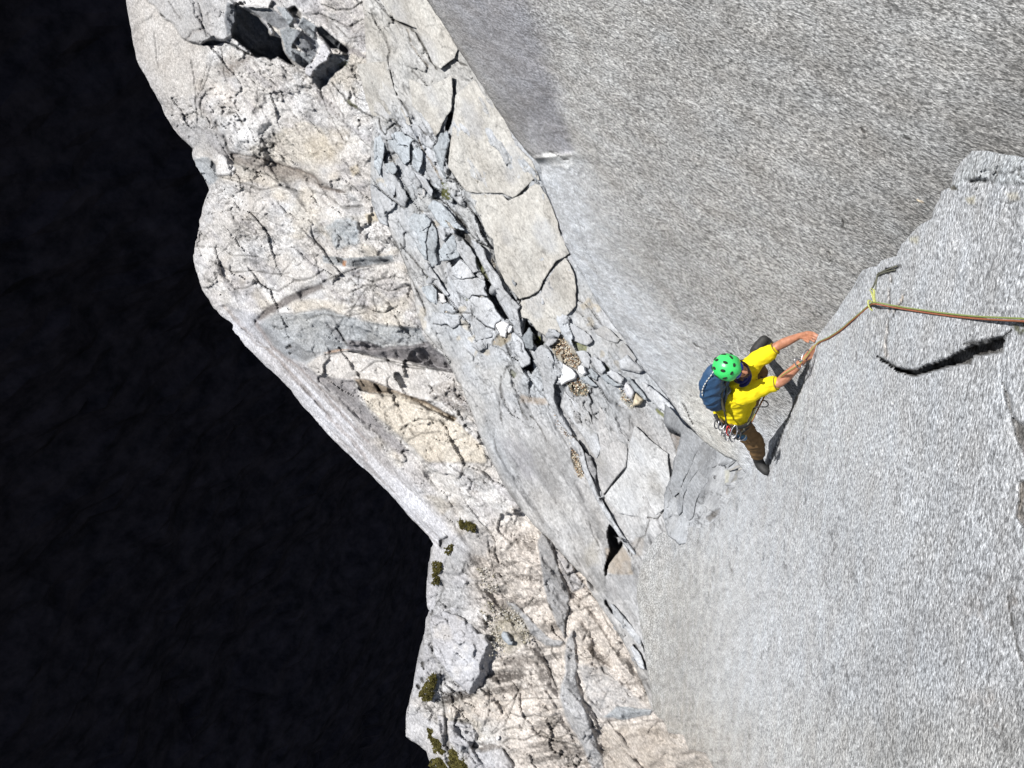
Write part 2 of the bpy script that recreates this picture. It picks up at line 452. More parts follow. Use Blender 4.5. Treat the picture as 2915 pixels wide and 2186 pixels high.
def col_slab(x, y, s):
    c = np.repeat(C_slab[None], len(x), 0)
    w = (sstep(2200, 1900, x) * sstep(1400, 1700, y) * 0.8 + 0.5 * sstep(1900, 2150, y))[:, None]
    c = c * (1 - w) + C_slabwarm * w
    lw = (sstep(2080, 1850, x) * 0.30)[:, None]  # left bend darkened to offset the extra sun it catches
    c = c * (1 - lw)
    n = fbm(x / 150, y / 260, 4, 12)
    c = c * (1 + 0.14 * n)[:, None]
    d2 = 1 - 0.26 * sstep(1450, 2000, y) * sstep(2150, 2600, x) * (0.55 + 0.9 * fbm(x / 70, y / 110, 4, 44))
    c = c * d2[:, None]
    bl = sstep(300, 30, np.hypot((x - 1920) * 1.0, (y - 2200) * 1.2)) * (0.7 + 0.8 * fbm(x / 30, y / 20, 4, 45))
    c = c * (1 - bl.clip(0, 1) * 0.8)[:, None] + C_pink[None] * 0.75 * (bl.clip(0, 1) * 0.8)[:, None]
    wk = wrinkle(x, y, 40, 46, 5, 2.0, 0.05) * sstep(260, 60, np.hypot((x - 1900), (y - 2180)))
    c = c * (1 - 0.6 * wk)[:, None]
    # small pits and dark mineral streaks that follow the grain
    c = c * (1 + (0.10 + 0.12 * sstep(2500, 1950, x)) * 1.7 * fbm(x / 5 + y / 40, y / 13, 3, 93))[:, None]
    u, v = rot(x, y, 10)
    q = sstep(0.46, 0.62, fbm(u / 7, v / 26, 3, 91)) * sstep(0.0, 0.4, fbm(x / 120, y / 150, 3, 92))
    c = c * (1 - 0.45 * q)[:, None]
    kb = sstep(0.15, 0.5, fbm(x / 60, y / 90, 4, 13)) * sstep(2700, 2850, x) * 0.45 * sstep(1500, 1800, y)
    c = c * (1 - kb)[:, None] + np.array([0.22, 0.17, 0.13]) * kb[:, None]
    return c
P = Patch; S = Stroke
slab_patches = [
    P(R7([(415, 1285), (480, 1318), (520, 1342), (590, 1352), (650, 1350), (730, 1322), (850, 1272), (950, 1215), (1150, 1165), (1165, 1180), (1150, 1252), (985, 1270), (960, 1320),
          (820, 1332), (780, 1345), (720, 1362), (640, 1388), (540, 1368), (470, 1312)]), np.array([0.05, 0.045, 0.04]), 1, -120, None, 1.6, 2.6, 1),
    P([(2440, 780), (2600, 660), (2760, 480), (2990, 452), (2990, 950), (2862, 960), (2760, 985), (2650, 1035), (2556, 1044), (2500, 1015), (2440, 950)], None, 1, 9, None, 10, 2, 3),
    P(R8([(1180, 300), (1230, 540), (1280, 700), (1290, 780), (1370, 960), (1420, 1100), (1500, 1100), (1500, 660), (1350, 690), (1270, 600), (1250, 420)]), np.array([0.12, 0.11, 0.10]), 0.9, -40, None, 4, 3, 4),
    P(R8([(1340, 1230), (1330, 1400), (1300, 1560), (1370, 1659), (1500, 1700), (1500, 1200)]), np.array([0.13, 0.11, 0.09]), 0.9, -35, None, 4, 3, 5),
    P([(2868, 1690), (2885, 1780), (2903, 1870), (2990, 1900), (2990, 1640), (2900, 1620)], None, 1, 14, (0.1, 0), 5, 3, 6),
    P(R7([(1210, 1085), (1275, 1060), (1300, 1130), (1250, 1150)]), C_moss * 1.5, 0.8, 3, None, 5, 3, 7),
    P(R7([(925, 235), (1030, 225), (1080, 240), (1040, 250), (960, 250)]), np.array([0.06, 0.06, 0.06]), 0.8, -12, None, 3, 2, 8),
    P(R7([(960, 60), (1275, 95), (1275, 250), (1130, 260), (1050, 225), (930, 235), (870, 290), (850, 260)]), np.array([0.38, 0.40, 0.41]), 0.55, 12, (0, 0.12), 8, 3, 9),
    P(R7([(600, 565), (650, 570), (640, 610), (605, 600)]), np.array([0.52, 0.47, 0.25]), 0.5, 0, None, 5, 2, 10),
    P(R7([(930, 340), (985, 330), (985, 370), (945, 375)]), np.array([0.55, 0.47, 0.24]), 0.5, 0, None, 5, 2, 11),
    P(R7([(1170, 310), (1240, 300), (1250, 350), (1190, 355)]), np.array([0.55, 0.50, 0.38]), 0.6, 0, None, 5, 2, 12),
    P(R7([(440, 1200), (470, 1200), (480, 1280), (455, 1290)]), np.array([0.48, 0.42, 0.37]), 0.5, 1, None, 2, 1, 13),
]
slab_strokes = [
    S(Q0([(1345, 470), (1300, 590), (1225, 740), (1150, 940), (1098, 1060), (1058, 1170), (1020, 1250), (985, 1340), (955, 1420), (950, 1460)]), 4.0, 16, 0.85, (0.03, 0.03, 0.03), 2.5, 4),  # dark groove drawn in place of the climber's cast shadow
    S([(2040, 1560), (2030, 1640), (2010, 1720)], 2, 3, 0.35), S([(1990, 1620), (1978, 1700)], 2, 3, 0.4), S([(2060, 1760), (2048, 1850)], 2, 3, 0.3),
    S([(2240, 1500), (2232, 1570)], 2, 3, 0.4), S([(2560, 1350), (2548, 1440)], 2.4, 4, 0.4), S([(2640, 1480), (2628, 1590), (2632, 1640)], 3, 5, 0.45), S([(2700, 1800), (2690, 1900)], 3, 5, 0.4),
    S(R7([(415, 1275), (480, 1315), (540, 1360), (640, 1386), (720, 1362), (820, 1334), (870, 1320)]), 5, 30, 0.85),
    S(R7([(920, 1205), (1000, 1195), (1150, 1160), (1200, 1120)]), 5, 18, 0.75),
    S(R7([(498, 800), (488, 900), (482, 1000), (475, 1100), (465, 1180), (462, 1280)]), 2.6, 8, 0.75),
    S(R7([(486, 800), (476, 900), (472, 1000), (467, 1080), (455, 1180), (450, 1260)]), 2.4, -1, 0.5, (0.46, 0.42, 0.38)),
    S(R7([(575, 890), (555, 950), (530, 985), (515, 1010), (500, 1060)]), 2.8, 9, 0.9),
    S(R7([(566, 890), (546, 945), (520, 985), (505, 1010)]), 2.2, -1, 0.7, (0.6, 0.48, 0.36)),
    S(R7([(1060, 905), (1040, 960), (1015, 1020), (990, 1080), (960, 1160)]), 2.5, 6, 0.55),
    S(R7([(295, 1200), (290, 1250), (283, 1305)]), 2.2, 5, 0.6),
    S(R7([(540, 740), (500, 755), (430, 790), (400, 800)]), 4.5, 14, 0.85),
    S(R7([(520, 770), (460, 790)]), 3, 8, 0.8),
    S(R7([(340, 765), (300, 830), (280, 870)]), 3, 6, 0.6),
    S(R7([(1250, 150), (1240, 200), (1275, 230)]), 3, 10, 0.8),
    S(R7([(1085, 255), (1120, 205), (1110, 180)]), 3, 9, 0.8),
    S(R7([(820, 250), (850, 290), (880, 290), (860, 270)]), 4, 10, 0.8, (0.06, 0.05, 0.02)),
    S(R7([(1100, 350), (1180, 370), (1250, 350)]), 2.5, 6, 0.5),
    S(R7([(930, 430), (960, 400), (1000, 380)]), 2.2, 5, 0.5),
    S([(2870, 1700), (2882, 1780), (2903, 1866), (2920, 1900)], 4, 18, 0.85),
    S([(2786, 1960), (2790, 2030), (2830, 2090)], 5, 8, 0.4),
    S([(2850, 1980), (2856, 2060), (2845, 2100)], 3, 10, 0.6),
    S([(2615, 1600), (2622, 1680)], 3, 5, 0.5), S([(2455, 1980), (2452, 2040)], 3, 5, 0.5),
    S([(2290, 1440), (2295, 1405)], 2.5, 4, 0.5), S([(2355, 1650), (2362, 1690)], 2.5, 4, 0.5),
    S([(2495, 1500), (2496, 1520)], 3, 4, 0.6), S([(2310, 1260), (2306, 1300)], 2.2, 4, 0.6),
    S([(2750, 1080), (2753, 1110), (2745, 1140)], 3, 6, 0.5), S(R8([(840, 290), (840, 400), (880, 470)]), 3, 6, 0.5),
    S(R8([(1190, 300), (1200, 420), (1220, 600)]), 4, 10, 0.5),
    S([(2180, 1550), (2172, 1590)], 2, 3, 0.6), S([(2077, 1600), (2085, 1630)], 2, 3, 0.6),
    S([(2175, 1850), (2165, 1885)], 2, 3, 0.6), S([(2380, 1880), (2372, 1920)], 2, 3, 0.6),
    S([(2735, 1300), (2725, 1340), (2705, 1370)], 3, -4, 0.3, (0.7, 0.7, 0.7)),
    S([(2540, 1140), (2535, 1190)], 3, -3, 0.4, (0.7, 0.7, 0.7)),
]
o = build_sheet('granite_slab', slab_poly, inv_slab, 5, rel_slab, col_slab, M_slab, skirt=0.45, streak=(-0.15, 1), rnd=(8, 5),
                patches=slab_patches, strokes=slab_strokes, grain=lambda x, y: np.clip(0.85 + 0.3 * sstep(2000, 2800, x), 0, 1.15), seed=1, rough=2.5)
tag(o, kind='structure')

# ================================================================== wall behind the climber (upper)
wall_poly = ([(1060, -360)] + R4([(510, 0), (600, 130), (720, 330), (830, 500), (900, 600), (1010, 770), (1070, 880), (1180, 1020), (1270, 1110), (1285, 1150), (1290, 1210), (1330, 1320), (1400, 1500), (1440, 1640)])
    + R5([(1480, 290), (1570, 450), (1680, 650), (1790, 800), (1900, 950), (1980, 1080), (2133, 1260)])
    + Q0([(130, 960), (350, 1190), (550, 1330), (650, 1370), (760, 1500)]) + [(2160, 1390), (2300, 1300), (2500, 1050), (2900, 700), (3400, 430), (3400, -360)])
def rel_wall(x, y, s):
    u, v = rot(x, y, 27)
    h = 16 * fbm(x / 320, y / 320, 3, 41) + 3.5 * fbm(u / 90, v / 34, 4, 42)
    # shallow facet at the upper left, deepest at its lower notch
    e = (1506 + 0.30 * y) - x + 16 * fbm(x / 200, y / 46, 3, 55) * sstep(440, 380, y) + 3 * fbm(x / 12, y / 9, 2, 56)
    h = h - (4 + 22 * sstep(200, 440, y)) * sstep(0, 18, e) * sstep(446, 438, y + 0.1 * (x - 1560))
    lw = sstep(436, 470, y)
    h = h - lw * 75 * np.exp(-s / 62.0) * sstep(1250, 1100, y)
    return h
def col_wall(x, y, s):
    c = np.repeat(C_wall[None], len(x), 0) * (1 + 0.14 * fbm(x / 170, y / 130, 4, 51))[:, None]
    c = c * (1 + 0.12 * sstep(2250, 1700, x))[:, None]
    # smoother pale band along left edge and foot; sun on the edge painted in too
    w = sstep(190, 50, s + 50 * fbm(x / 120, y / 120, 3, 52)) * sstep(445, 470, y + 0.0 * x)
    w2 = sstep(800, 1150, y) * sstep(2250, 1950, x) * 0.8
    w = np.maximum(w, w2)[:, None] * 0.85
    c = c * (1 - w) + C_wallpale * w
    e = (1506 + 0.30 * y) - x + 16 * fbm(x / 200, y / 46, 3, 55) * sstep(440, 380, y) + 3 * fbm(x / 12, y / 9, 2, 56)
    wb = (sstep(-70 + 0.145 * y, 60 - 0.11 * y, e) * sstep(450, 436, y + 0.1 * (x - 1560)))[:, None]
    edge = np.exp(-s / 45.0)[:, None]
    c = c * (1 - wb) + (C_wallblue * (1.25 - 0.15 * fbm(x / 60, y / 90, 3, 53))[:, None] * (1 - 0.6 * edge) + C_beige * 0.95 * 0.6 * edge) * wb
    mid = sstep(0.0, -110, np.abs(e + 90) - 110)[:, None] * sstep(500, 350, y)[:, None]
    c = c * (1 + 0.0 * mid)
    warm = (sstep(1000, 1150, y) * sstep(1850, 2000, x) * sstep(2150, 2050, x))[:, None] * 0.45
    c = c * (1 - warm) + np.array([0.50, 0.46, 0.37]) * warm
    dk = 1 - 0.22 * sstep(260, 20, np.abs((x - 2300) * 0.76 + (y - 980) * 0.65 - 40)) * sstep(2250, 2500, x)
    c = c * dk[:, None]
    u, v = rot(x, y, 27)
    q = sstep(0.5, 0.7, fbm(u / 24, v / 8, 3, 54)) * sstep(1700, 2100, x)
    c = c * (1 + (0.10 + 0.10 * sstep(2300, 1800, x)) * fbm(u / 15, v / 5, 3, 57) * 1.8)[:, None]
    return c * (1 - 0.5 * q)[:, None]
wall_patches = [
    P(R4([(1283, 1030), (1330, 1022), (1400, 1045), (1445, 1082), (1500, 1062), (1508, 1120), (1455, 1150), (1400, 1125), (1330, 1100), (1292, 1060)]), np.array([0.56, 0.56, 0.56]), 0.8, 3, (0, 0.22), 5, 4, 21),
]
wall_strokes = [
    
    S(R4([(1340, 1025), (1390, 1045), (1440, 1078), (1480, 1070)]), 2.2, 10, 0.8),  # thin shadow line over the notch, painted as a groove
    S(Q0([(145, 830), (180, 890), (215, 970), (240, 1020)]), 3.0, 14, 0.9),
    S(Q0([(390, 1080), (430, 1170), (440, 1200)]), 2, 6, 0.6),
    S(Q0([(250, 255), (295, 290)]), 2.4, 6, 0.85),
    S([(2396, 622), (2402, 640), (2392, 648), (2408, 652)], 2.4, 7, 0.85), S([(2358, 716), (2368, 738), (2362, 745)], 3, 7, 0.85),
    S([(2350, 795), (2354, 802)], 3, 6, 0.8), S([(2075, 400), (2082, 410)], 3, 6, 0.8), S([(2452, 365), (2462, 378)], 4, 6, 0.8),
    S([(2575, 385), (2590, 400)], 4, 6, 0.8), S([(1870, 610), (1876, 640)], 2, 4, 0.5), S([(1938, 660), (1943, 668)], 2, 4, 0.8),
    S([(2612, 568), (2628, 576)], 3, -4, 0.8, (0.5, 0.4, 0.28)),
    S(Z3([(1350, 0), (1560, 260)]), 1.6, 3, 0.25), S([(1625, 560), (1660, 680), (1700, 780)], 2, 3, 0.3),
]
o = build_sheet('granite_wall', wall_poly, inv_wall, 3.6, rel_wall, col_wall, M_wall, skirt=2.5, streak=(1, 0.5), rnd=(7, 9),
                patches=wall_patches, strokes=wall_strokes,
                grain=lambda x, y: np.clip(1.1 - 0.5 * np.maximum(sstep(1000, 1250, y) * sstep(2250, 2000, x), np.maximum(sstep(300 , 20, (x - 1540) * 0.85 - (y - 480) * 0.5), sstep(-20, 60, (1506 + 0.30 * y) - x) * sstep(450, 430, y) * 0.8)), 0.2, 1.15), seed=2, rough=1.6)
tag(o, kind='structure')

# ================================================================== fan of stepped slabs below the climber
fan_poly = Z4([(700, -10), (935, 235), (1150, 390), (1330, 520), (1500, 570), (1640, 600), (1580, 800), (1480, 980), (1380, 1200), (1300, 1400), (1150, 1480), (1000, 1440), (860, 1480), (740, 1380), (690, 1180),
               (700, 950), (760, 800), (800, 600), (840, 460), (880, 300), (700, 200)])
def rel_fan(x, y, s):
    fh, fe, _ = facets(x, y, 30, 63, 124, 2.6, 0.6)
    lo = sstep(1400, 1470, y)
    return 5 * fbm(x / 60, y / 60, 3, 62) + fh * (0.2 + 0.3 * lo)
def col_fan(x, y, s):
    c = np.repeat(np.array([0.20, 0.205, 0.215])[None], len(x), 0)
    q0 = x - (1870 + 0.55 * (1500 - y))
    wl = np.maximum(sstep(1395, 1450, y + 25 * fbm(x / 30, y / 30, 3, 66)), 0.8 * sstep(2010, 2050, x + 0.3 * (y - 1350)))[:, None].clip(0, 1)
    c = c * (1 - wl) + C_slab * 0.70 * wl
    q = wrinkle(x, y, 26, 64, 30, 1.5, 0.12) * sstep(1380, 1420, y) * sstep(1960, 1990, x)
    q2 = wrinkle(x, y, 20, 68, 100, 4.0, 0.06)
    return c * (1 + 0.2 * fbm(x / 14, y / 18, 4, 65))[:, None] * (1 - 0.7 * q)[:, None] * (1 - 0.4 * q2)[:, None]
fan_patches = [
    P(Z4([(1250, 640), (1340, 660), (1350, 760), (1250, 900), (1180, 900), (1200, 760)]), C_slab * 0.8, 0.6, 1, None, 7),
    P(Z4([(1500, 560), (1580, 600), (1560, 650), (1510, 640)]), C_soil, 0.9, -24, None, 1.5),
    P(Z4([(1325, 640), (1360, 660), (1350, 680)]), C_soil, 0.9, -20, None, 1.2),
    P(Z4([(1210, 760), (1250, 750), (1240, 790)]), C_soil, 0.9, -12, None, 1.2),
    P(Z4([(1500, 640), (1480, 760), (1400, 900), (1350, 980), (1350, 920), (1420, 800), (1470, 680)]), np.array([0.2, 0.19, 0.17]), 0.8, -9, None, 2),
    P(Z4([(1140, 1190), (1240, 1110), (1300, 1090), (1260, 1170), (1180, 1240)]), C_soil * 3, 0.7, -10, None, 4),
    P(Z4([(1560, 580), (1640, 610), (1600, 680), (1540, 690)]), np.array([0.5, 0.46, 0.40]), 0.7, 5, None, 2),
    P(Z4([(1340, 700), (1400, 680), (1380, 820), (1340, 830)]), np.array([0.36, 0.35, 0.29]), 0.8, -2, None, 3),
]
fan_strokes = [
    S(Z4([(750, 880), (780, 940), (830, 990)]), 2, 6, 0.7), S(Z4([(840, 970), (900, 850), (930, 780)]), 1.8, 6, 0.4),
    S(Z4([(1120, 390), (1330, 520), (1390, 490)]), 2, 5, 0.4), S(Z4([(760, 640), (790, 700)]), 2, 6, 0.6),
    S(Z4([(730, 1180), (745, 1260)]), 1.6, 4, 0.4), S(Z4([(860, 1080), (850, 1190)]), 1.6, 4, 0.3), S(Z4([(760, 1000), (740, 1100)]), 1.8, 5, 0.5),
    S(Z4([(1290, 430), (1330, 480)]), 1.5, 4, 0.6), S(Z4([(1380, 470), (1460, 520), (1500, 560)]), 1.8, 6, 0.7),
]
FAN = build_sheet('stepped_rock', fan_poly, inv_fan, 3, rel_fan, col_fan, M_rib, skirt=2.0, streak=(-0.55, 1), rnd=(4, 4),
                patches=fan_patches, strokes=fan_strokes, seed=3, rough=4)
tag(FAN, kind='structure')

# ================================================================== fractured rib in the middle
rib_left = (R4([(75, 0), (90, 200), (100, 400), (130, 620), (150, 800), (135, 950), (130, 1100), (130, 1300), (200, 1450)]) +
            R5([(200, 0), (300, 230), (350, 330), (410, 520), (440, 680), (490, 820), (620, 960), (690, 1090), (740, 1170), (800, 1330), (860, 1500), (930, 1659)]) +
            Z5([(150, 520), (260, 680), (400, 850), (520, 980), (640, 1090), (760, 1230), (900, 1380), (1000, 1470), (1100, 1600)]) +
            Z6([(1900, 600), (2010, 760), (2130, 930), (2230, 1080), (2330, 1260), (2420, 1450), (2500, 1640)]) + R6([(1520, 1100), (1545, 1180), (1572, 1260), (1603, 1358)]))
rib_poly = [(960, -320)] + rib_left + [(1990, 2020), (1960, 1700), (2010, 1500), (2080, 1400), (2120, 1300), (2050, 1200), (1800, 900), (1650, 600), (1560, 300), (1260, -320)]
def rel_rib(x, y, s):
    fh, fe, hh = facets(x, y, 46, 101, 58, 2.6, 0.75, 0.35)
    f2, e2, _ = facets(x, y, 17, 102, 62, 2.0, 0.8, 0.35)
    # the crushed band between the slabs
    band = np.exp(-(((x - (1130 + 0.62 * (y - 350))) / 95.0) ** 2)) * sstep(300, 420, y) * sstep(1330, 1150, y)
    smooth_lo = sstep(1100, 1350, y)
    k = np.clip(0.34 + 0.9 * band, 0, 1.1) * (1 - 0.7 * smooth_lo)
    h = k * (fh * 1.1 + f2 * 0.9) + 10 * fbm(x / 150, y / 200, 3, 103) + 15 * (0.5 - np.abs(fbm((x * .5 + y * .86) / 260, (x * .86 - y * .5) / 60, 4, 119)) * 2.4) + 2.0 * fbm(x / 26, y / 34, 3, 104)
    cr = sstep(0.10, 0.0, fe) * sstep(0.15, 0.7, k)
    c2 = sstep(0.10, 0.0, e2) * sstep(0.35, 0.9, k)
    h = h - 5 * cr - 2.5 * c2
    # ripple on the lower smooth face
    u, v = rot(x, y, 60)
    h = h + (9.0 * np.sin(v / 24.0 + 2.2 * fbm(u / 160, v / 60, 3, 105)) + 4 * fbm(u / 120, v / 12, 4, 116)) * smooth_lo
    fac = (1 - 0.55 * cr) * (1 - 0.45 * c2) * (1 + 0.16 * (hh - 0.5) * (k + 0.2))
    w1 = wrinkle(x, y, 60, 106, 60, 2.4, 0.035); w2 = wrinkle(x, y, 28, 107, 62, 3.0, 0.045) * sstep(-0.1, 0.3, fbm(x / 90, y / 90, 3, 108))
    w3 = wrinkle(x, y, 22, 109, 66, 3.5, 0.05) * sstep(0.05, 0.3, fbm(x / 60, y / 90, 3, 118))
    fac *= (1 - 0.55 * w1 * (1 - 0.6 * smooth_lo)) * (1 - 0.5 * w2 * (1 - 0.5 * smooth_lo)) * (1 - 0.5 * w3)
    h = h - 2.5 * w1 - 2 * w2 - 2 * w3
    fac *= 1 + 0.20 * vn(x / 3.5, y / 4.5, 114) + 0.14 * fbm(x / 12, y / 18, 3, 115)
    fac *= 1 - 0.30 * smooth_lo * sstep(0.05, 0.4, fbm(u / 190, v / 22, 4, 117))
    return h, fac
def col_rib(x, y, s):
    c = np.repeat(C_rib[None], len(x), 0)
    bl = sstep(-0.15, 0.3, fbm(x / 70, y / 90, 3, 110)) * sstep(350, 500, y) * sstep(1400, 1150, y)
    c = c * (1 - 0.35 * bl[:, None]) + C_blue * 0.35 * bl[:, None]
    be = (sstep(380, 250, y) * 0.7 + sstep(0.1, 0.5, fbm(x / 120, y / 120, 3, 111)) * 0.35)[:, None].clip(0, 1)
    c = c * (1 - be) + C_beige * be
    lo = (sstep(1080, 1250, y) * sstep(1400, 1500, x + 0.0 * y))[:, None] * 0.5
    c = c * (1 - lo) + np.array([0.285, 0.273, 0.264]) * lo
    och = (sstep(0.45, 0.6, fbm(x / 40, y / 40, 3, 112)) * sstep(400, 500, y) * sstep(1100, 1000, y))[:, None] * 0.5
    c = c * (1 - och) + C_ochre * och
    edge = np.exp(-s / 16.0)[:, None] * 0.5
    c = c * (1 - edge) + np.array([0.322, 0.304, 0.285]) * edge
    return c * (1.10 + 0.22 * fbm(x / 45, y / 70, 4, 113))[:, None]
rib_patches = [
    # deep dark gaps
    P(Z2([(1035, 720), (1085, 750), (1195, 980), (1290, 1135), (1245, 1140), (1195, 1100), (1120, 980), (1060, 860)]), C_slate * 0.6, 0.9, -70, None, 1.5, 1.2, 31),
    P(Z2([(935, 480), (965, 500), (1085, 730), (1040, 715), (990, 640), (950, 560)]), C_moss * 1.6, 0.95, -16, None, 2, 1.2, 32),
    P(Z2([(740, 200), (800, 200), (880, 280), (900, 420), (930, 480), (900, 470), (860, 380), (800, 280), (730, 240)]), C_soil, 0.8, -26, None, 2, 1.5, 33),
    P(Z3([(365, 35), (400, 95), (480, 130), (580, 240), (540, 300), (480, 330), (440, 280), (425, 170), (330, 200)]), C_soil * 1.2, 0.9, -60, None, 1.5, 1.2, 34),
    P(Z3([(450, 200), (520, 220), (560, 270), (500, 310), (460, 280)]), C_moss * 2.0, 0.9, 14, None, 2, 1.2, 35),
    P(Z3([(345, 320), (380, 390), (420, 430), (440, 560), (420, 600), (380, 570), (330, 560), (330, 520), (400, 510), (410, 440)]), C_soil, 0.9, -40, None, 1.5, 1, 36),
    P(Z5([(1235, 895), (1290, 955), (1380, 1090), (1370, 1130), (1290, 1225), (1215, 1330), (1200, 1425), (1188, 1350), (1245, 1170), (1222, 1050), (1212, 980)]), C_slate * 0.55, 0.95, -120, None, 1.2, 1.0, 37),
    P(Z5([(1290, 985), (1275, 1020), (1310, 1040), (1330, 1120), (1350, 1080), (1380, 1080), (1350, 1030), (1310, 1020)]), C_grey, 0.9, 50, None, 1.5, 1.0, 38),
    P(Z3([(640, 720), (800, 700), (760, 800), (730, 900), (705, 960), (660, 880), (650, 760)]), C_slate * 0.9, 0.9, -22, (-0.6, -0.1), 2, 1.2, 39),
    P(Z1([(990, 580), (1005, 520), (1020, 450), (1065, 440), (1060, 530), (1020, 635), (995, 625)]), C_slate * 0.4, 0.95, -60, None, 1.3, 1, 40),
    # olive moss in the joints
    P(Z1([(940, 1170), (1000, 1180), (1030, 1290), (1050, 1370), (980, 1360), (930, 1300), (960, 1230)]), C_moss * 1.5, 0.95, -6, None, 2, 1.5, 41),
    P(Z2([(425, 690), (455, 680), (490, 740), (470, 770), (430, 760)]), C_moss * 1.5, 0.9, -6, None, 2, 1.2, 42),
    P(Z2([(800, 890), (860, 935), (850, 950), (810, 920)]), C_moss * 1.6, 0.9, -6, None, 1.5, 1, 43),
    P(Z3([(190, 560), (230, 570), (260, 600), (235, 655), (200, 620)]), C_moss * 1.3, 0.95, -10, None, 1.5, 1, 44),
    P(Z3([(830, 250), (900, 270), (1000, 320), (990, 370), (920, 380), (880, 330)]), C_moss * 2.4, 0.8, -8, None, 2.5, 1.5, 45),
    P(Z3([(1180, 500), (1240, 550), (1200, 590)]), C_moss * 2.0, 0.85, -8, None, 1.5, 1, 46),
    P(Z3([(1730, 960), (1830, 1040), (1850, 1080), (1790, 1060), (1720, 990)]), C_moss * 2.4 + 0.02, 0.85, -6, None, 2, 1, 47),
    # dirt and gravel pockets
    P(Z3([(640, 250), (740, 200), (850, 320), (940, 480), (880, 560), (800, 520), (700, 460), (640, 400), (620, 310)]), C_ochre * 0.75, 0.9, -10, None, 3, 1.5, 48),
    P(Z3([(0, 260), (60, 200), (230, 130), (200, 250), (100, 320), (10, 300)]), C_ochre * 0.65, 0.9, -10, None, 3, 1.5, 49),
    P(Z5([(840, 90), (880, 150), (930, 260), (965, 390), (930, 420), (880, 340), (830, 190)]), C_ochre * 0.8, 0.85, -8, None, 2.5, 1.2, 50),
    P(Z3([(790, 700), (920, 680), (1010, 740), (1000, 830), (900, 840), (820, 790)]), np.array([0.136, 0.124, 0.074]), 0.7, -8, None, 3, 1.5, 51),
    P(Z3([(1380, 780), (1440, 860), (1500, 930), (1470, 990), (1360, 880), (1340, 810)]), np.array([0.124, 0.112, 0.068]), 0.6, -8, None, 3, 1.5, 52),
    P(Z3([(300, 820), (440, 850), (570, 860), (600, 930), (450, 920), (300, 900)]), np.array([0.248, 0.180, 0.118]), 0.55, -2, None, 5, 1.5, 53),
    P(Z3([(1850, 1160), (1900, 1130), (2000, 1210), (1980, 1330), (1940, 1440), (1890, 1290)]), np.array([0.149, 0.124, 0.105]), 0.8, -12, None, 2, 1.5, 54),
    P(Z4([(1130, 700), (1130, 701), (1131, 700)]), None, 0, 0, None, 1, 1, 55),
    # long smooth tongue below and its darker ripple
    P(Z5([(60, 0), (330, 0), (420, 200), (480, 420), (330, 400), (250, 250), (120, 130)]), np.array([0.236, 0.232, 0.248]), 0.55, -4, None, 12, 2, 56),
    P(Z5([(1190, 1150), (1380, 1120), (1460, 1260), (1480, 1420), (1330, 1420), (1210, 1400)]), np.array([0.285, 0.242, 0.198]), 0.8, -6, None, 4, 2, 57),
    P(Z5([(1190, 1420), (1480, 1430), (1500, 1600), (1450, 1700), (1200, 1700)]), C_grey * 1.05, 0.6, -6, None, 5, 2, 58),
    P(Z5([(1430, 1130), (1510, 1030), (1600, 1030), (1580, 1230), (1500, 1240)]), np.array([0.211, 0.192, 0.174]), 0.7, -3, None, 5, 2, 59),
    P(Z5([(970, 1150), (1100, 1050), (1120, 1300), (1010, 1350), (960, 1280)]), np.array([0.279, 0.254, 0.211]), 0.5, 0, None, 12, 2, 60),
]
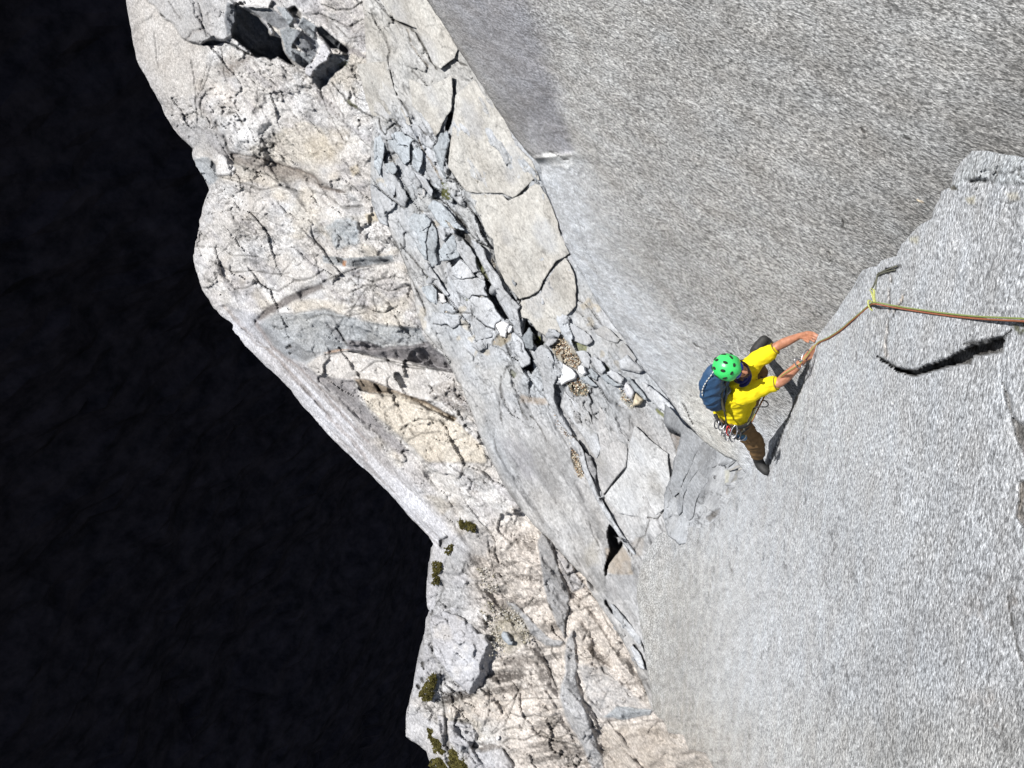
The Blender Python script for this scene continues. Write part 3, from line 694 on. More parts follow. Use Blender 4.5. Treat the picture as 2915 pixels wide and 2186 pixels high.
rib_strokes = [
    S(Z5([(1640, 825), (1735, 840), (1800, 760)]), 2.6, 8, 0.85), S(Z5([(1660, 850), (1610, 1010), (1560, 1040), (1520, 1130), (1470, 1220)]), 2.2, 5, 0.6),
    S(Z4([(350, 130), (335, 350), (310, 560), (270, 700), (130, 880), (65, 970)]), 1.8, 4, 0.55), S(Z4([(60, 970), (110, 1110), (200, 1260), (290, 1420), (340, 1560)]), 2.2, 8, 0.6),
    S(Z5([(1230, 790), (1340, 950), (1420, 1100)]), 1.6, 5, 0.55), S(Z5([(1150, 600), (1230, 760)]), 2.6, 6, 0.5),
    S(Z3([(545, 770), (600, 880), (700, 1040), (830, 1200), (950, 1390), (1000, 1450)]), 3.0, 16, 0.9, seed=2),
    S(Z3([(410, 1050), (480, 1130), (550, 1250), (570, 1310)]), 2.4, 6, 0.7), S(Z3([(880, 1055), (940, 1090), (990, 1200), (1040, 1280), (1100, 1400)]), 2.4, 7, 0.6),
    S(Z3([(280, 900), (320, 1000), (380, 1090)]), 2.2, 6, 0.6), S(Z3([(80, 900), (90, 1000), (110, 1140)]), 2.4, 7, 0.65), S(Z3([(10, 1250), (50, 1400), (100, 1500)]), 2.2, 5, 0.5),
    S(Z3([(100, 640), (90, 760), (110, 860)]), 3, 8, 0.7), S(Z3([(130, 640), (150, 540), (200, 520)]), 2.4, 6, 0.6), S(Z3([(230, 700), (260, 850), (300, 950), (340, 1060)]), 2.4, 6, 0.5),
    S(Z2([(0, 190), (60, 300), (120, 380), (250, 700), (300, 800), (380, 950), (420, 1100)]), 2.8, 8, 0.6), S(Z2([(150, 350), (230, 450), (300, 520), (380, 620), (430, 700)]), 3, 9, 0.7),
    S(Z2([(490, 770), (560, 840), (650, 940), (700, 1000), (760, 1060)]), 3.2, 12, 0.8), S(Z2([(620, 1060), (700, 1085), (800, 1070), (900, 1080), (930, 1130), (1050, 1225), (1140, 1250)]), 3, 10, 0.75),
    S(Z2([(500, 1185), (600, 1180), (640, 1190), (700, 1240), (760, 1200), (880, 1195)]), 2.6, 9, 0.75), S(Z2([(890, 1000), (900, 1140), (930, 1280), (945, 1380)]), 2.2, 6, 0.5),
    S(Z2([(1370, 940), (1500, 912), (1600, 850), (1650, 740), (1700, 660), (1790, 530), (1850, 480), (1940, 450)]), 3.0, 10, 0.8, seed=9),
    S(Z2([(1890, 480), (1940, 640), (1970, 720)]), 2.2, 6, 0.65), S(Z2([(1870, 600), (1900, 700), (1960, 780), (1990, 880)]), 2.2, 6, 0.6), S(Z2([(2010, 940), (2100, 1000), (2190, 1100), (2260, 1200)]), 2.2, 6, 0.55),
    S(Z2([(1700, 0), (1770, 60), (1790, 160), (1860, 260), (1900, 330)]), 2.4, 6, 0.6), S(Z2([(890, 10), (960, 80), (1000, 180), (1080, 290)]), 2.8, 10, 0.75),
    S(Z2([(1115, 520), (1130, 540), (1155, 520)]), 2.4, 5, 0.85), S(Z2([(2000, 1060), (2120, 1150), (2212, 1280)]), 2, 6, 0.5), S(Z2([(1900, 1130), (1960, 1250), (1900, 1290)]), 2, 5, 0.4),
    S(Z1([(1800, 1090), (1860, 1085), (1910, 1140), (2000, 1200), (2080, 1320), (2140, 1450)]), 2.4, 7, 0.7), S(Z1([(1600, 1345), (1680, 1355), (1780, 1300), (1830, 1240), (1850, 1190), (1920, 1150)]), 2.6, 8, 0.75),
    S(Z1([(1730, 1170), (1770, 1150), (1790, 1100)]), 2, 5, 0.6), S(Z1([(1285, 1020), (1320, 1120), (1360, 1230), (1410, 1290)]), 2.2, 5, 0.6), S(Z1([(1465, 1070), (1500, 1150), (1560, 1220), (1580, 1280)]), 2, 5, 0.45),
    S(Z1([(1075, 100), (1075, 250), (1080, 340), (1060, 420)]), 2.8, 12, 0.8), S(Z1([(1120, 320), (1150, 250), (1200, 230), (1250, 180)]), 2, 5, 0.5),
    S(Z1([(1320, 690), (1345, 760), (1360, 830)]), 2, 4, 0.55), S(Z1([(1420, 990), (1440, 970), (1470, 990)]), 1.8, 4, 0.5), S(Z1([(1790, 970), (1830, 1030), (1850, 1010)]), 2, 4, 0.6),
    S(Z1([(400, 0), (420, 100), (450, 220), (480, 260)]), 3.4, 12, 0.85), S(Z1([(500, 300), (560, 380), (610, 470), (640, 560)]), 3, 9, 0.7), S(Z1([(430, 300), (450, 400), (500, 460)]), 2, 4, 0.4),
    S(Z1([(290, 500), (300, 570), (320, 630)]), 3, 10, 0.8), S(Z1([(640, 10), (700, 70), (770, 130), (800, 170)]), 2.4, 6, 0.6), S(Z1([(700, 580), (740, 630), (790, 680)]), 2.4, 7, 0.7),
    S(Z1([(330, 640), (360, 680), (380, 620), (450, 560), (540, 600)]), 3.2, 10, 0.75), S(Z1([(380, 780), (400, 860), (450, 960), (500, 1080), (560, 1200), (620, 1310)]), 2.6, 8, 0.6),
    S(Z1([(700, 700), (760, 850), (830, 950), (900, 1060), (950, 1160)]), 3, 9, 0.6, (0.12, 0.085, 0.05)), S(Z1([(480, 850), (520, 930), (555, 970)]), 2, 5, 0.6),
    S(Z1([(1020, 1130), (1100, 1160), (1180, 1240), (1220, 1275)]), 3.4, 10, 0.75), S(Z1([(1090, 1320), (1160, 1310), (1210, 1400), (1290, 1500), (1340, 1580), (1390, 1659)]), 2.8, 9, 0.7),
    S(Z1([(860, 1340), (930, 1350), (1020, 1420), (1100, 1510), (1200, 1640)]), 3.2, 12, 0.75), S(Z1([(700, 1240), (760, 1225), (800, 1260)]), 2.4, 8, 0.7),
    S(Z1([(440, 1230), (460, 1290), (460, 1330)]), 4, 16, 0.95), S(Z1([(200, 1100), (300, 1250), (400, 1330), (480, 1390), (560, 1450)]), 2.8, 8, 0.6),
    S(R4([(160, 0), (210, 60), (260, 110), (290, 140)]), 3, 8, 0.6), S(R4([(290, 130), (400, 180), (450, 240), (500, 330), (545, 420), (575, 465)]), 3.4, 12, 0.8), S(R4([(380, 200), (400, 300), (460, 380), (520, 450)]), 3, 7, 0.5, (0.16, 0.13, 0.1)),
    S(R4([(700, 400), (740, 430), (780, 440)]), 3.4, 8, 0.8), S(R4([(130, 60), (180, 180), (240, 260), (260, 350), (245, 430)]), 2.6, 7, 0.55), S(R4([(75, 60), (140, 100), (170, 170)]), 2.4, 6, 0.5),
    S(Z6([(2120, 780), (2160, 850), (2230, 930), (2380, 1080), (2480, 1200), (2530, 1300)]), 4.0, 22, 0.97, (0.01, 0.01, 0.012)),
    S(R6([(1510, 1010), (1540, 1060), (1565, 1110)]), 5, 26, 0.95, (0.015, 0.015, 0.015)), S(R6([(1425, 940), (1450, 960), (1465, 950)]), 2.6, 9, 0.8),
    S(Z6([(2120, 430), (2118, 500)]), 3, 16, 0.9), S(R6([(1550, 1190), (1580, 1185)]), 2, 6, 0.6),
]
o = build_sheet('fractured_rib', rib_poly, inv_rib, 3, rel_rib, col_rib, M_rib, skirt=5.0, streak=(0.5, 1), rnd=(10, 16),
                patches=rib_patches, strokes=rib_strokes, seed=4, rough=2.0)
tag(o, kind='structure')
RIB = o

# ---- plates, blades and blocks that stand proud of the rib: each a piece of its own
def plate(name, poly, col, prou, inv=inv_rib, tilt=(0, 0), dome=0.0, mat=None, parent=RIB, frac=0.25, step=3.0, seed=0, skirt=0.6, rnd=(5, 5), strokes=(), patches=(), rough=1.3, wr=0.25, flare=0.15, streak=(0.5, 1), jit=1.0):
    a = np.array(poly); c0 = a.mean(0)
    def rl(x, y, s):
        fh, fe, hh = facets(x, y, 24, 200 + seed, 58, 2.0, 0.8)
        h = prou + tilt[0] * (x - c0[0]) + tilt[1] * (y - c0[1]) + frac * fh + dome * (1 - np.exp(-s / 14.0)) + 1.6 * fbm(x / 16, y / 22, 3, 210 + seed) * jit
        cr = sstep(0.06, 0.0, fe) * frac
        w_ = wrinkle(x, y, 38, 220 + seed, 60, 2.4, 0.04) * wr
        w4 = wrinkle(x, y, 26, 240 + seed, 62, 3.0, 0.05) * wr * sstep(-0.1, 0.25, fbm(x / 50, y / 50, 3, 245 + seed))
        return h - 3 * cr - 2 * w_ - 1.5 * w4, (1 - 0.5 * cr) * (1 - 0.8 * w_) * (1 - 0.7 * w4) * (1.08 + 0.24 * fbm(x / 30, y / 44, 4, 230 + seed) + 0.16 * vn(x / 3.5, y / 4.5, 250 + seed))
    return build_sheet(name, poly, inv, step, rl, col, mat or M_rib, skirt=skirt, streak=streak, rnd=rnd, strokes=strokes, patches=patches, parent=parent, rough=rough, seed=seed, flare=flare)
B1, B2, B3 = C_blue, C_blue * 1.2, C_rib * 1.05
plates = [
    ('block', Z2([(240, 70), (300, 20), (420, 40), (470, 100), (440, 190), (410, 330), (430, 520), (400, 510), (330, 400), (290, 300), (250, 190)]), B2, 12, (0.10, 0.02)),
    ('flake', Z2([(440, 190), (480, 120), (520, 180), (540, 300), (520, 420), (540, 560), (480, 600), (440, 520), (415, 350)]), B1 * 1.05, 8, (-0.15, 0)),
    ('block', Z2([(560, 150), (620, 110), (700, 180), (720, 230), (650, 260), (600, 330), (540, 210)]), B3, 10, (0, 0.1)),
    ('block', Z2([(620, 330), (710, 230), (730, 330), (770, 480), (660, 520), (560, 530), (550, 420), (600, 340)]), B2, 12, (-0.3, 0)),
    ('flake', Z2([(730, 320), (800, 310), (880, 380), (940, 480), (950, 600), (980, 640), (900, 660), (800, 500), (740, 420)]), B3, 11, (-0.12, 0.05)),
    ('flake', Z2([(680, 600), (780, 500), (860, 580), (940, 690), (850, 710), (740, 710), (690, 680)]), C_rib * 1.25, 12, (0.1, 0.1)),
    ('flake', Z2([(670, 730), (850, 710), (960, 700), (1040, 740), (1030, 830), (1070, 900), (900, 880), (860, 930), (760, 860), (680, 790)]), C_rib * 1.1, 13, (0.05, 0)),
    ('block', Z2([(870, 940), (900, 890), (1060, 910), (1130, 990), (1160, 1060), (1220, 1140), (1150, 1180), (1140, 1240), (1020, 1190), (930, 1110), (930, 1010)]), C_rib * 1.22, 16, (0.05, -0.05)),
    ('flake', Z2([(900, 1140), (930, 1120), (1050, 1220), (1130, 1250), (1140, 1300), (1060, 1340), (940, 1370), (910, 1240)]), C_rib * 0.98, 8, (0, 0.05)),
    ('block', Z2([(540, 860), (600, 870), (620, 930), (640, 960), (570, 970)]), C_white * 0.9, 14, (0, 0)),
    ('blade', Z2([(400, 540), (440, 540), (540, 700), (660, 880), (640, 900), (520, 780), (430, 680)]), C_rib * 1.15, 14, (0.1, 0)),
    ('block', Z2([(370, 800), (480, 770), (530, 830), (540, 990), (460, 960), (390, 870)]), B2 * 1.05, 10, (0, 0)),
    ('blade', Z2([(880, 300), (960, 340), (1030, 400), (1050, 500), (1190, 690), (1230, 820), (1330, 930), (1410, 1010), (1380, 1040), (1400, 1150), (1410, 1230), (1430, 1330), (1400, 1310), (1290, 1120), (1100, 760), (960, 480)]), C_rib * 1.05, 24, (-0.1, 0)),
    ('flake', Z2([(480, 1060), (620, 1080), (690, 1120), (790, 1100), (770, 1190), (700, 1240), (640, 1190), (560, 1200), (490, 1180)]), C_rib * 1.1, 8, (0, -0.1)),
    ('block', Z2([(880, 1430), (930, 1380), (1000, 1350), (1050, 1360), (1060, 1440), (980, 1480), (920, 1440)]), C_rib * 0.95, 9, (0, 0.1)),
    ('blade', Z3([(205, 190), (240, 170), (330, 260), (350, 350), (410, 440), (400, 510), (320, 550), (290, 500), (240, 360)]), C_rib * 1.1, 24, (-0.1, 0.1)),
    ('block', Z3([(320, 220), (400, 110), (430, 170), (445, 320), (420, 360), (360, 340), (330, 270)]), C_blue * 0.75, 22, (-0.35, 0)),
    ('blade', Z3([(470, 340), (530, 300), (600, 350), (660, 470), (640, 520), (690, 640), (650, 730), (660, 900), (720, 1050), (850, 1240), (830, 1260), (700, 1100), (560, 850), (530, 700), (500, 560), (440, 480), (440, 400)]), C_rib * 0.92, 22, (-0.1, 0)),
    ('block', Z3([(1010, 560), (1050, 540), (1120, 620), (1100, 680), (1060, 660)]), C_blue * 1.1, 14, (0, 0)),
    ('block', Z3([(920, 640), (1000, 620), (1120, 740), (1040, 740), (960, 690)]), C_blue * 1.05, 13, (0, 0)),
    ('block', Z3([(1030, 440), (1080, 420), (1150, 470), (1200, 560), (1160, 610), (1100, 570)]), C_rib, 15, (0, 0.15)),
    ('block', Z3([(1200, 590), (1250, 560), (1390, 640), (1360, 720), (1300, 690)]), C_rib * 1.1, 15, (0.0, -0.1)),
    ('flake', Z3([(1130, 620), (1190, 600), (1310, 700), (1370, 720), (1290, 740), (1200, 690)]), C_blue, 11, (0, 0)),
    ('block', Z3([(555, 290), (610, 210), (700, 240), (640, 300), (600, 330)]), C_grey * 1.1, 18, (0, 0)),
    ('block', Z3([(625, 150), (660, 130), (720, 190), (700, 230), (640, 200)]), C_rib * 0.9, 22, (0, 0)),
    ('slab', Z3([(840, 310), (880, 370), (980, 360), (1040, 430), (1020, 560), (940, 480)]), C_rib * 1.05, 10, (0, 0)),
    ('slab', Z3([(760, 780), (850, 880), (960, 940), (1010, 1000), (1060, 1130), (1110, 1250), (1150, 1380), (1100, 1500), (1010, 1350), (900, 1180), (760, 960)]), C_rib * 1.12, 10, (0.06, 0)),
    ('slab', Z3([(1340, 330), (1380, 270), (1520, 450), (1500, 480), (1600, 570), (1560, 590), (1400, 560), (1330, 420)]), C_rib * 1.03, 9, (0, 0)),
    ('slab', Z3([(1070, 150), (1180, 100), (1250, 150), (1350, 240), (1320, 280), (1220, 260), (1110, 200)]), C_beige * 0.95, 9, (0, 0)),
    ('slab', Z3([(780, 110), (830, 70), (900, 110), (1020, 190), (1060, 260), (1000, 310), (860, 260), (800, 180)]), C_grey * 1.15, 9, (0, 0)),
    ('blade', Z3([(1560, 680), (1640, 720), (1850, 890), (2050, 1140), (2000, 1190), (1800, 1000), (1640, 860)]), C_rib * 1.15, 18, (-0.05, 0)),
    ('flake', Z3([(1400, 640), (1450, 640), (1640, 880), (1600, 880), (1500, 790)]), C_blue * 1.15, 14, (0, 0)),
    ('block', Z3([(1870, 1060), (1910, 1120), (1850, 1200), (1840, 1110)]), C_blue * 1.15, 13, (0, 0)),
    ('slab', Z1([(1095, 260), (1290, 95), (1480, 330), (1660, 590), (1720, 760), (1900, 950), (1985, 1170), (1920, 1140), (1810, 1250), (1700, 1340), (1590, 1290), (1400, 1290), (1210, 1270), (1010, 1010), (1040, 760), (1070, 470)]), C_beige * 1.12, 14, (0.0, 0)),
    ('slab', Z1([(600, 90), (800, 170), (1060, 50), (1068, 250), (1050, 420), (1000, 480), (930, 640), (880, 700), (820, 560), (640, 370)]), C_beige * 1.12, 12, (0, 0)),
    ('slab', Z1([(60, -60), (380, -100), (470, 250), (600, 480), (640, 600), (530, 560), (420, 520), (300, 500), (220, 480), (150, 300)]), C_beige * 1.05, 10, (0, 0)),
    ('slab', R4([(240, -60), (510, -20), (720, 330), (700, 390), (600, 470), (560, 440), (440, 190), (290, 130), (200, 0)]), C_beige * 1.2, 12, (0, 0)),
    ('block', Z1([(930, 660), (1010, 640), (1040, 740), (990, 900), (970, 1000), (1000, 1150), (960, 1090), (900, 960), (870, 830), (910, 740)]), C_blue * 1.1, 15, (-0.3, 0)),
    ('block', Z1([(640, 850), (700, 800), (750, 850), (750, 960), (700, 1080), (640, 1010)]), C_blue * 1.25, 13, (0, 0)),
    ('block', Z1([(240, 720), (300, 660), (350, 760), (340, 900), (300, 1120), (240, 1020), (240, 860)]), C_blue * 1.3, 14, (-0.2, 0)),
    ('block', Z1([(350, 980), (440, 960), (490, 1040), (440, 1110), (370, 1080)]), C_blue * 1.15, 12, (0, 0)),
    ('block', Z1([(370, 1220), (430, 1140), (470, 1230), (450, 1320)]), C_rib * 1.1, 13, (0, 0)),
    ('flake', Z1([(380, 700), (480, 640), (600, 640), (680, 700), (620, 780), (610, 960), (560, 1000), (480, 880), (400, 800)]), C_blue * 1.2, 9, (0, 0.05)),
    ('slab', Z1([(560, 1000), (780, 1130), (860, 1270), (850, 1330), (760, 1230), (700, 1250), (700, 1330), (610, 1280), (560, 1150)]), C_rib * 0.98, 9, (0, 0)),
    ('block', Z1([(700, 1260), (760, 1240), (780, 1270), (740, 1370), (700, 1320)]), C_white * 0.85, 13, (0, 0)),
    ('block', Z1([(790, 1420), (860, 1360), (960, 1400), (1080, 1540), (1200, 1690), (1100, 1659), (960, 1659), (880, 1560)]), C_blue * 1.3, 12, (0, 0)),
    ('flake', Z1([(200, 1180), (290, 1260), (470, 1390), (450, 1450), (380, 1500), (390, 1640), (300, 1600), (210, 1380)]), C_rib * 1.0, 9, (0, 0)),
    ('slab', Z1([(1230, 1300), (1400, 1310), (1590, 1310), (1650, 1370), (1800, 1300), (1900, 1185), (1990, 1215), (2060, 1330), (2170, 1600), (2200, 1740)]) +
             Z2([(1850, 270), (1920, 450), (1780, 530), (1640, 740), (1600, 840), (1500, 900), (1400, 930), (1240, 740), (1150, 520), (1120, 300), (1050, 230), (980, 60)]), C_beige * 1.12, 12, (0, 0)),
    ('slab', Z2([(1410, 955), (1500, 925), (1620, 870), (1670, 760), (1770, 590), (1880, 490), (1960, 640), (1990, 800), (1990, 1000), (1890, 1100), (1870, 1260), (1700, 1330), (1570, 1250), (1490, 1140), (1420, 1120), (1400, 1010)]), C_beige * 1.1, 12, (0, 0)),
    ('slab', Z5([(1180, 600), (1420, 300), (1440, 60), (1500, -150), (1650, 0), (1850, 150), (1880, 450), (1850, 700), (1780, 760), (1700, 820), (1620, 810), (1420, 800), (1330, 780), (1230, 680)]), C_rib * 1.12 * np.array([1, 0.98, 0.95]), 10, (0, 0)),
    ('slab', Z5([(1130, -350), (1330, -100), (1430, 0), (1410, 290), (1160, 590), (1110, 400), (1100, 100), (1120, -100)]), C_rib * 1.0 * np.array([1, 0.96, 0.92]), 10, (0, 0)),
    ('blade', Z5([(800, 0), (860, -20), (960, 120), (1000, 300), (1080, 480), (1130, 620), (1240, 780), (1430, 1080), (1560, 1280), (1540, 1290), (1400, 1120), (1240, 880), (1060, 560), (960, 330), (900, 120)]), C_rib * 1.08, 22, (-0.1, 0)),
    ('block', Z5([(970, 130), (1040, 180), (1100, 320), (1085, 480), (1000, 290)]), C_grey * 0.95, 12, (-0.3, 0)),
    ('block', Z5([(1500, 1290), (1520, 1240), (1600, 1400), (1580, 1420)]), C_blue * 1.2, 16, (-0.2, 0)),
    ('block', Z5([(1450, 1290), (1480, 1240), (1510, 1330), (1470, 1340)]), C_white * 0.9, 14, (0, 0)),
    ('blade', R6([(1370, 770), (1400, 790), (1540, 960), (1550, 1000), (1530, 1000), (1400, 850)]), C_rib * 1.1, 12, (0, 0)),
    ('block', R6([(1485, 1020), (1500, 1005), (1525, 1030), (1560, 1100), (1565, 1140), (1540, 1130), (1510, 1080)]), C_rib * 1.15, 16, (0, 0)),
]
gf = np.array([0.205, 0.21, 0.22])
for i, (pl, cc) in enumerate([
        (Z4([(925, 235), (1010, 290), (1130, 395), (1050, 500), (1005, 600), (960, 700), (900, 800), (860, 930), (800, 975), (755, 880), (775, 800), (800, 690), (822, 560), (868, 450), (890, 320)]), gf * 1.05),
        (Z4([(1110, 395), (1200, 440), (1190, 520), (1120, 620), (1040, 720), (960, 840), (905, 960), (890, 1130), (850, 1190), (830, 1040), (870, 900), (930, 770), (1000, 630), (1050, 500)]), gf * 1.0),
        (Z4([(1190, 440), (1340, 530), (1330, 600), (1260, 700), (1180, 800), (1100, 900), (1040, 1020), (1010, 1180), (960, 1230), (900, 1150), (905, 1000), (950, 860), (1040, 730), (1120, 620)]), gf * 1.12)]):
    plate('fin', pl, cc, 8 - 2 * i, inv=inv_fan, tilt=(-0.16, 0.0), parent=FAN, frac=0.12, step=2.6, seed=80 + i, skirt=0.35, rnd=(3, 1), dome=0.5, wr=0.3, rough=2.0, mat=M_rib,
          strokes=[S([(p[0] + 1.5, p[1]) for p in pl[-6:]] if i else [(p[0] + 1.5, p[1]) for p in pl[-7:]], 1.6, -0.5, 0.45, (0.36, 0.36, 0.37))])  # pale line painted along the lit left edge of each fin
for i, (nm, pl, cc, pr, tl) in enumerate(plates):
    big = nm == 'slab'
    if big:
        a_ = np.array(pl); pt = []
        for q_ in range(3):
            rr_ = random.Random(i * 7 + q_); cx_, cy_ = a_[rr_.randrange(len(a_))] * 0.55 + a_.mean(0) * 0.45; r_ = rr_.uniform(18, 40)
            pt.append(P([(cx_ + r_ * 0.8 * math.cos(t) + r_ * 0.5 * math.sin(t), cy_ + 1.6 * r_ * math.sin(t)) for t in [0, .9, 1.8, 2.7, 3.6, 4.5, 5.4]], rr_.choice([C_grey * 1.05, C_rib * 1.15, C_beige * 0.72, C_grey * 1.2]), 0.55, rr_.uniform(-1.5, 1.5), None, 12, 4, q_))
        plate(nm, pl, np.array(cc), min(pr, 7), tilt=tl, seed=i + 1, frac=0.16, dome=1.0, wr=0.5, step=2.8, rnd=(3, 1.2), jit=1.1, patches=pt, skirt=0.12, rough=2.2)
    else:
        plate(nm, pl, np.array(cc), pr, tilt=tl, seed=i + 1, frac=0.42, dome=2.0, wr=0.6, step=2.8, rnd=(4, 3), jit=1.0, rough=2.0)

# ================================================================== pale cliff at the left and below
sil = ([(250, -320)] + R2([(100, -190), (140, 0), (175, 200), (210, 400), (285, 540), (340, 640), (395, 760), (460, 870), (530, 940), (590, 1000), (588, 1060), (610, 1120), (660, 1190), (700, 1280), (680, 1330), (655, 1400), (635, 1480), (630, 1540), (605, 1640)])
       + R3([(150, 170), (130, 240), (118, 300), (130, 380), (160, 480), (190, 550), (260, 660), (290, 690), (345, 735), (388, 768), (383, 800), (430, 850), (480, 920), (560, 1000), (680, 1110), (780, 1210), (850, 1310), (980, 1450), (1110, 1590)])
       + R6([(0, 0), (100, 90), (200, 190), (300, 310), (410, 420), (443, 482), (425, 530), (410, 620), (400, 730), (405, 800), (422, 850), (395, 910), (395, 950), (380, 1020), (350, 1120), (320, 1290), (290, 1400), (290, 1490), (330, 1520), (400, 1570), (430, 1650), (470, 1760)]) + [(1330, 2600)])
cliff_poly = sil + [(2260, 2600), (2240, 2120), (2010, 2060), (1930, 2010), (1900, 1900), (1880, 1750), (1700, 1500), (1500, 1250), (1400, 1000), (1260, 700), (1200, 500), (1160, 200), (1150, -320)]
def zones(x, y):
    low = sstep(1480, 1580, y + 0.35 * (x - 1300))      # F
    # long pale strip along the silhouette
    e = ((x - 600) * 0.707 - (y - 880) * 0.707)          # 0 on the edge line from (600,880) to (1240,1540)
    strip = sstep(120 - 0.10 * (y - 880), 70 - 0.07 * (y - 880), e) * sstep(850, 930, y) * sstep(1600, 1540, y + 0.0 * x)
    top = sstep(330, 200, y + 0.2 * (x - 600)) * sstep(640, 520, x)
    return low, strip, top
def rel_cliff(x, y, s):
    low, strip, top = zones(x, y)
    k = np.clip(1 - strip - 0.7 * top, 0.05, 1)
    wx = x + 10 * fbm(x / 60, y / 60, 3, 300); wy = y + 10 * fbm(x / 60 + 5, y / 60, 3, 301)
    fh, fe, hh = facets(wx, wy, 54, 302, 42, 2.0, 0.75, 0.3)
    f2, e2, h2_ = facets(wx, wy, 19, 303, 38, 1.8, 0.9, 0.3)
    f3, e3, _ = facets(wx, wy, 8.5, 304, 10, 1.6, 0.8, 0.5)
    f0, e0, h0_ = facets(x, y, 105, 317, 48, 2.0, 0.85, 0.2)
    rough = np.clip(0.55 + 0.8 * fbm(x / 130, y / 110, 3, 305), 0.15, 1.2)
    h = k * (0.20 * f0 + 0.32 * fh + rough * (0.75 * f2 + 0.45 * f3)) + k * 9 * (0.5 - np.abs(fbm(x / 95, y / 70, 4, 318)) * 2) + 22 * fbm(x / 170, y / 150, 3, 306) * (1 - strip) + k * 24 * (0.5 - np.abs(fbm((x * .62 + y * .78) / 300, (x * .78 - y * .62) / 85, 4, 341)) * 2.4)
    w1 = wrinkle(x, y, 46, 307, 12, 1.9, 0.035) * k * np.clip(rough, 0.3, 1)
    w2 = wrinkle(x, y, 24, 308, -10, 1.5, 0.055) * k * np.clip(rough - 0.25, 0, 1)
    w3 = wrinkle(x, y, 90, 309, -55, 2.5, 0.022) * k
    w5 = np.maximum(wrinkle(x, y, 15, 312, 25, 1.6, 0.10), wrinkle(x, y, 19, 313, -40, 1.8, 0.08)) * k * sstep(-0.05, 0.3, fbm(x / 75, y / 60, 3, 314) + 0.25 * (rough - 0.55))
    h = h - 4.5 * w1 - 3 * w2 - 4 * w3 - 2.5 * sstep(0.09, 0, e2) * k * rough
    # ribs of the strip
    e = ((x - 600) * 0.707 - (y - 880) * 0.707); al = ((x - 600) * 0.707 + (y - 880) * 0.707)
    h = h + strip * (7 * np.sin(e / 9.0 + 2.2 * fbm(al / 160, e / 30, 3, 310)) + 5 * fbm(al / 120, e / 14, 3, 311))
    h = h - strip * 40 * np.exp(-s / 45.0) - 34 * np.exp(-s / 26.0) * (1 - strip)
    f = (1 - 0.78 * w1) * (1 - 0.6 * w2) * (1 - 0.72 * w3) * (1 - 0.3 * sstep(0.06, 0, e2) * k * rough) * (1 + 0.12 * k * (h2_ - 0.5)) * (1 - 0.35 * sstep(0.08, 0.0, e3) * k * rough)
    zz_ = np.maximum(np.exp(-(((x - 720) / 110) ** 2 + ((y - 690) / 90) ** 2)), np.exp(-(((x - 1080) / 90) ** 2 + ((y - 1200) / 60) ** 2)))
    zz_ = np.maximum(zz_, 0.9 * np.exp(-(((x - 1420) / 90) ** 2 + ((y - 1620) / 90) ** 2))); zz_ = np.maximum(zz_, 0.8 * np.exp(-(((x - 520) / 60) ** 2 + ((y - 80) / 50) ** 2)))
    w6 = np.maximum(wrinkle(x, y, 11, 319, 60, 1.6, 0.14), wrinkle(x, y, 13, 329, -20, 1.6, 0.12)) * sstep(0.25, 0.8, zz_ + 0.35 * fbm(x / 30, y / 30, 3, 339)) * k
    w5 = np.maximum(w5 * 0.8, w6 * 1.2)
    w1 = w1 * sstep(-0.3, 0.2, fbm(x / 80, y / 80, 3, 340)); w2 = w2 * 0.8
    h = h - 2.0 * w5
    f = f * (1 - 0.5 * w5) * (1 + 0.16 * vn(x / 3.2, y / 3.2, 315) + 0.12 * fbm(x / 9, y / 9, 3, 316))
    return h, f
def col_cliff(x, y, s):
    low, strip, top = zones(x, y)
    c = np.repeat(C_cream[None], len(x), 0)
    n1 = fbm(x / 90, y / 70, 4, 320); n2 = fbm(x / 60, y / 60, 4, 321); n3 = fbm(x / 110, y / 80, 3, 322)
    def mix(c, w, col):
        w = np.clip(w, 0, 1)[:, None]; return c * (1 - w) + np.asarray(col) * w
    c = mix(c, sstep(0.0, 0.35, n1) * 0.75, C_white)
    c = mix(c, sstep(0.05, 0.4, n2) * 0.55, C_grey * 1.35)
    c = mix(c, sstep(0.1, 0.4, fbm((x + y) / 150, (x - y) / 34, 4, 335)) * 0.45, C_purple * 1.4)  # diagonal grey-purple bands: fold shading put into the colour
    c = mix(c, sstep(0.16, 0.45, n3) * 0.35, C_ochre * 1.2)
    c = mix(c, low * 0.85 * sstep(1330, 1430, x + 0.25 * (1900 - y)), C_pink)
    c = mix(c, low * 0.8 * sstep(1400, 1300, x - 0.1 * (y - 1700)) * sstep(2010, 1900, y), C_grey * 1.28)
    # brown-black lichen bands across the lower pink face
    u = y - 1980 + 0.16 * (x - 1400)
    bd = fbm(x / 130, u / 16, 4, 330)
    c = mix(c, low * sstep(0.16, 0.36, bd) * sstep(1350, 1420, x) * 0.75 * (0.6 + 0.6 * np.abs(fbm(x / 5, y / 6, 2, 331))), C_brown * 1.3)
    spk = sstep(0.25, 0.5, fbm(x / 7, y / 6, 3, 332)) * sstep(0.05, 0.3, fbm(x / 80, y / 60, 3, 333))
    c = mix(c, spk * 0.6 * (1 - strip), C_brown * 1.6)
    c = mix(c, top * 0.9, np.array([0.372, 0.350, 0.329]))
    e = ((x - 600) * 0.707 - (y - 880) * 0.707); al = ((x - 600) * 0.707 + (y - 880) * 0.707)
    c = mix(c, strip, C_pale * 1.12)
    c = mix(c, strip * sstep(0.18, 0.40, fbm(al / 300, e / 8, 3, 334)) * 0.55, np.array([0.22, 0.205, 0.20]))
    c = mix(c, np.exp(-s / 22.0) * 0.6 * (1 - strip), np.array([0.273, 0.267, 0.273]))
    return c
DKF = np.array([0.085, 0.09, 0.10])
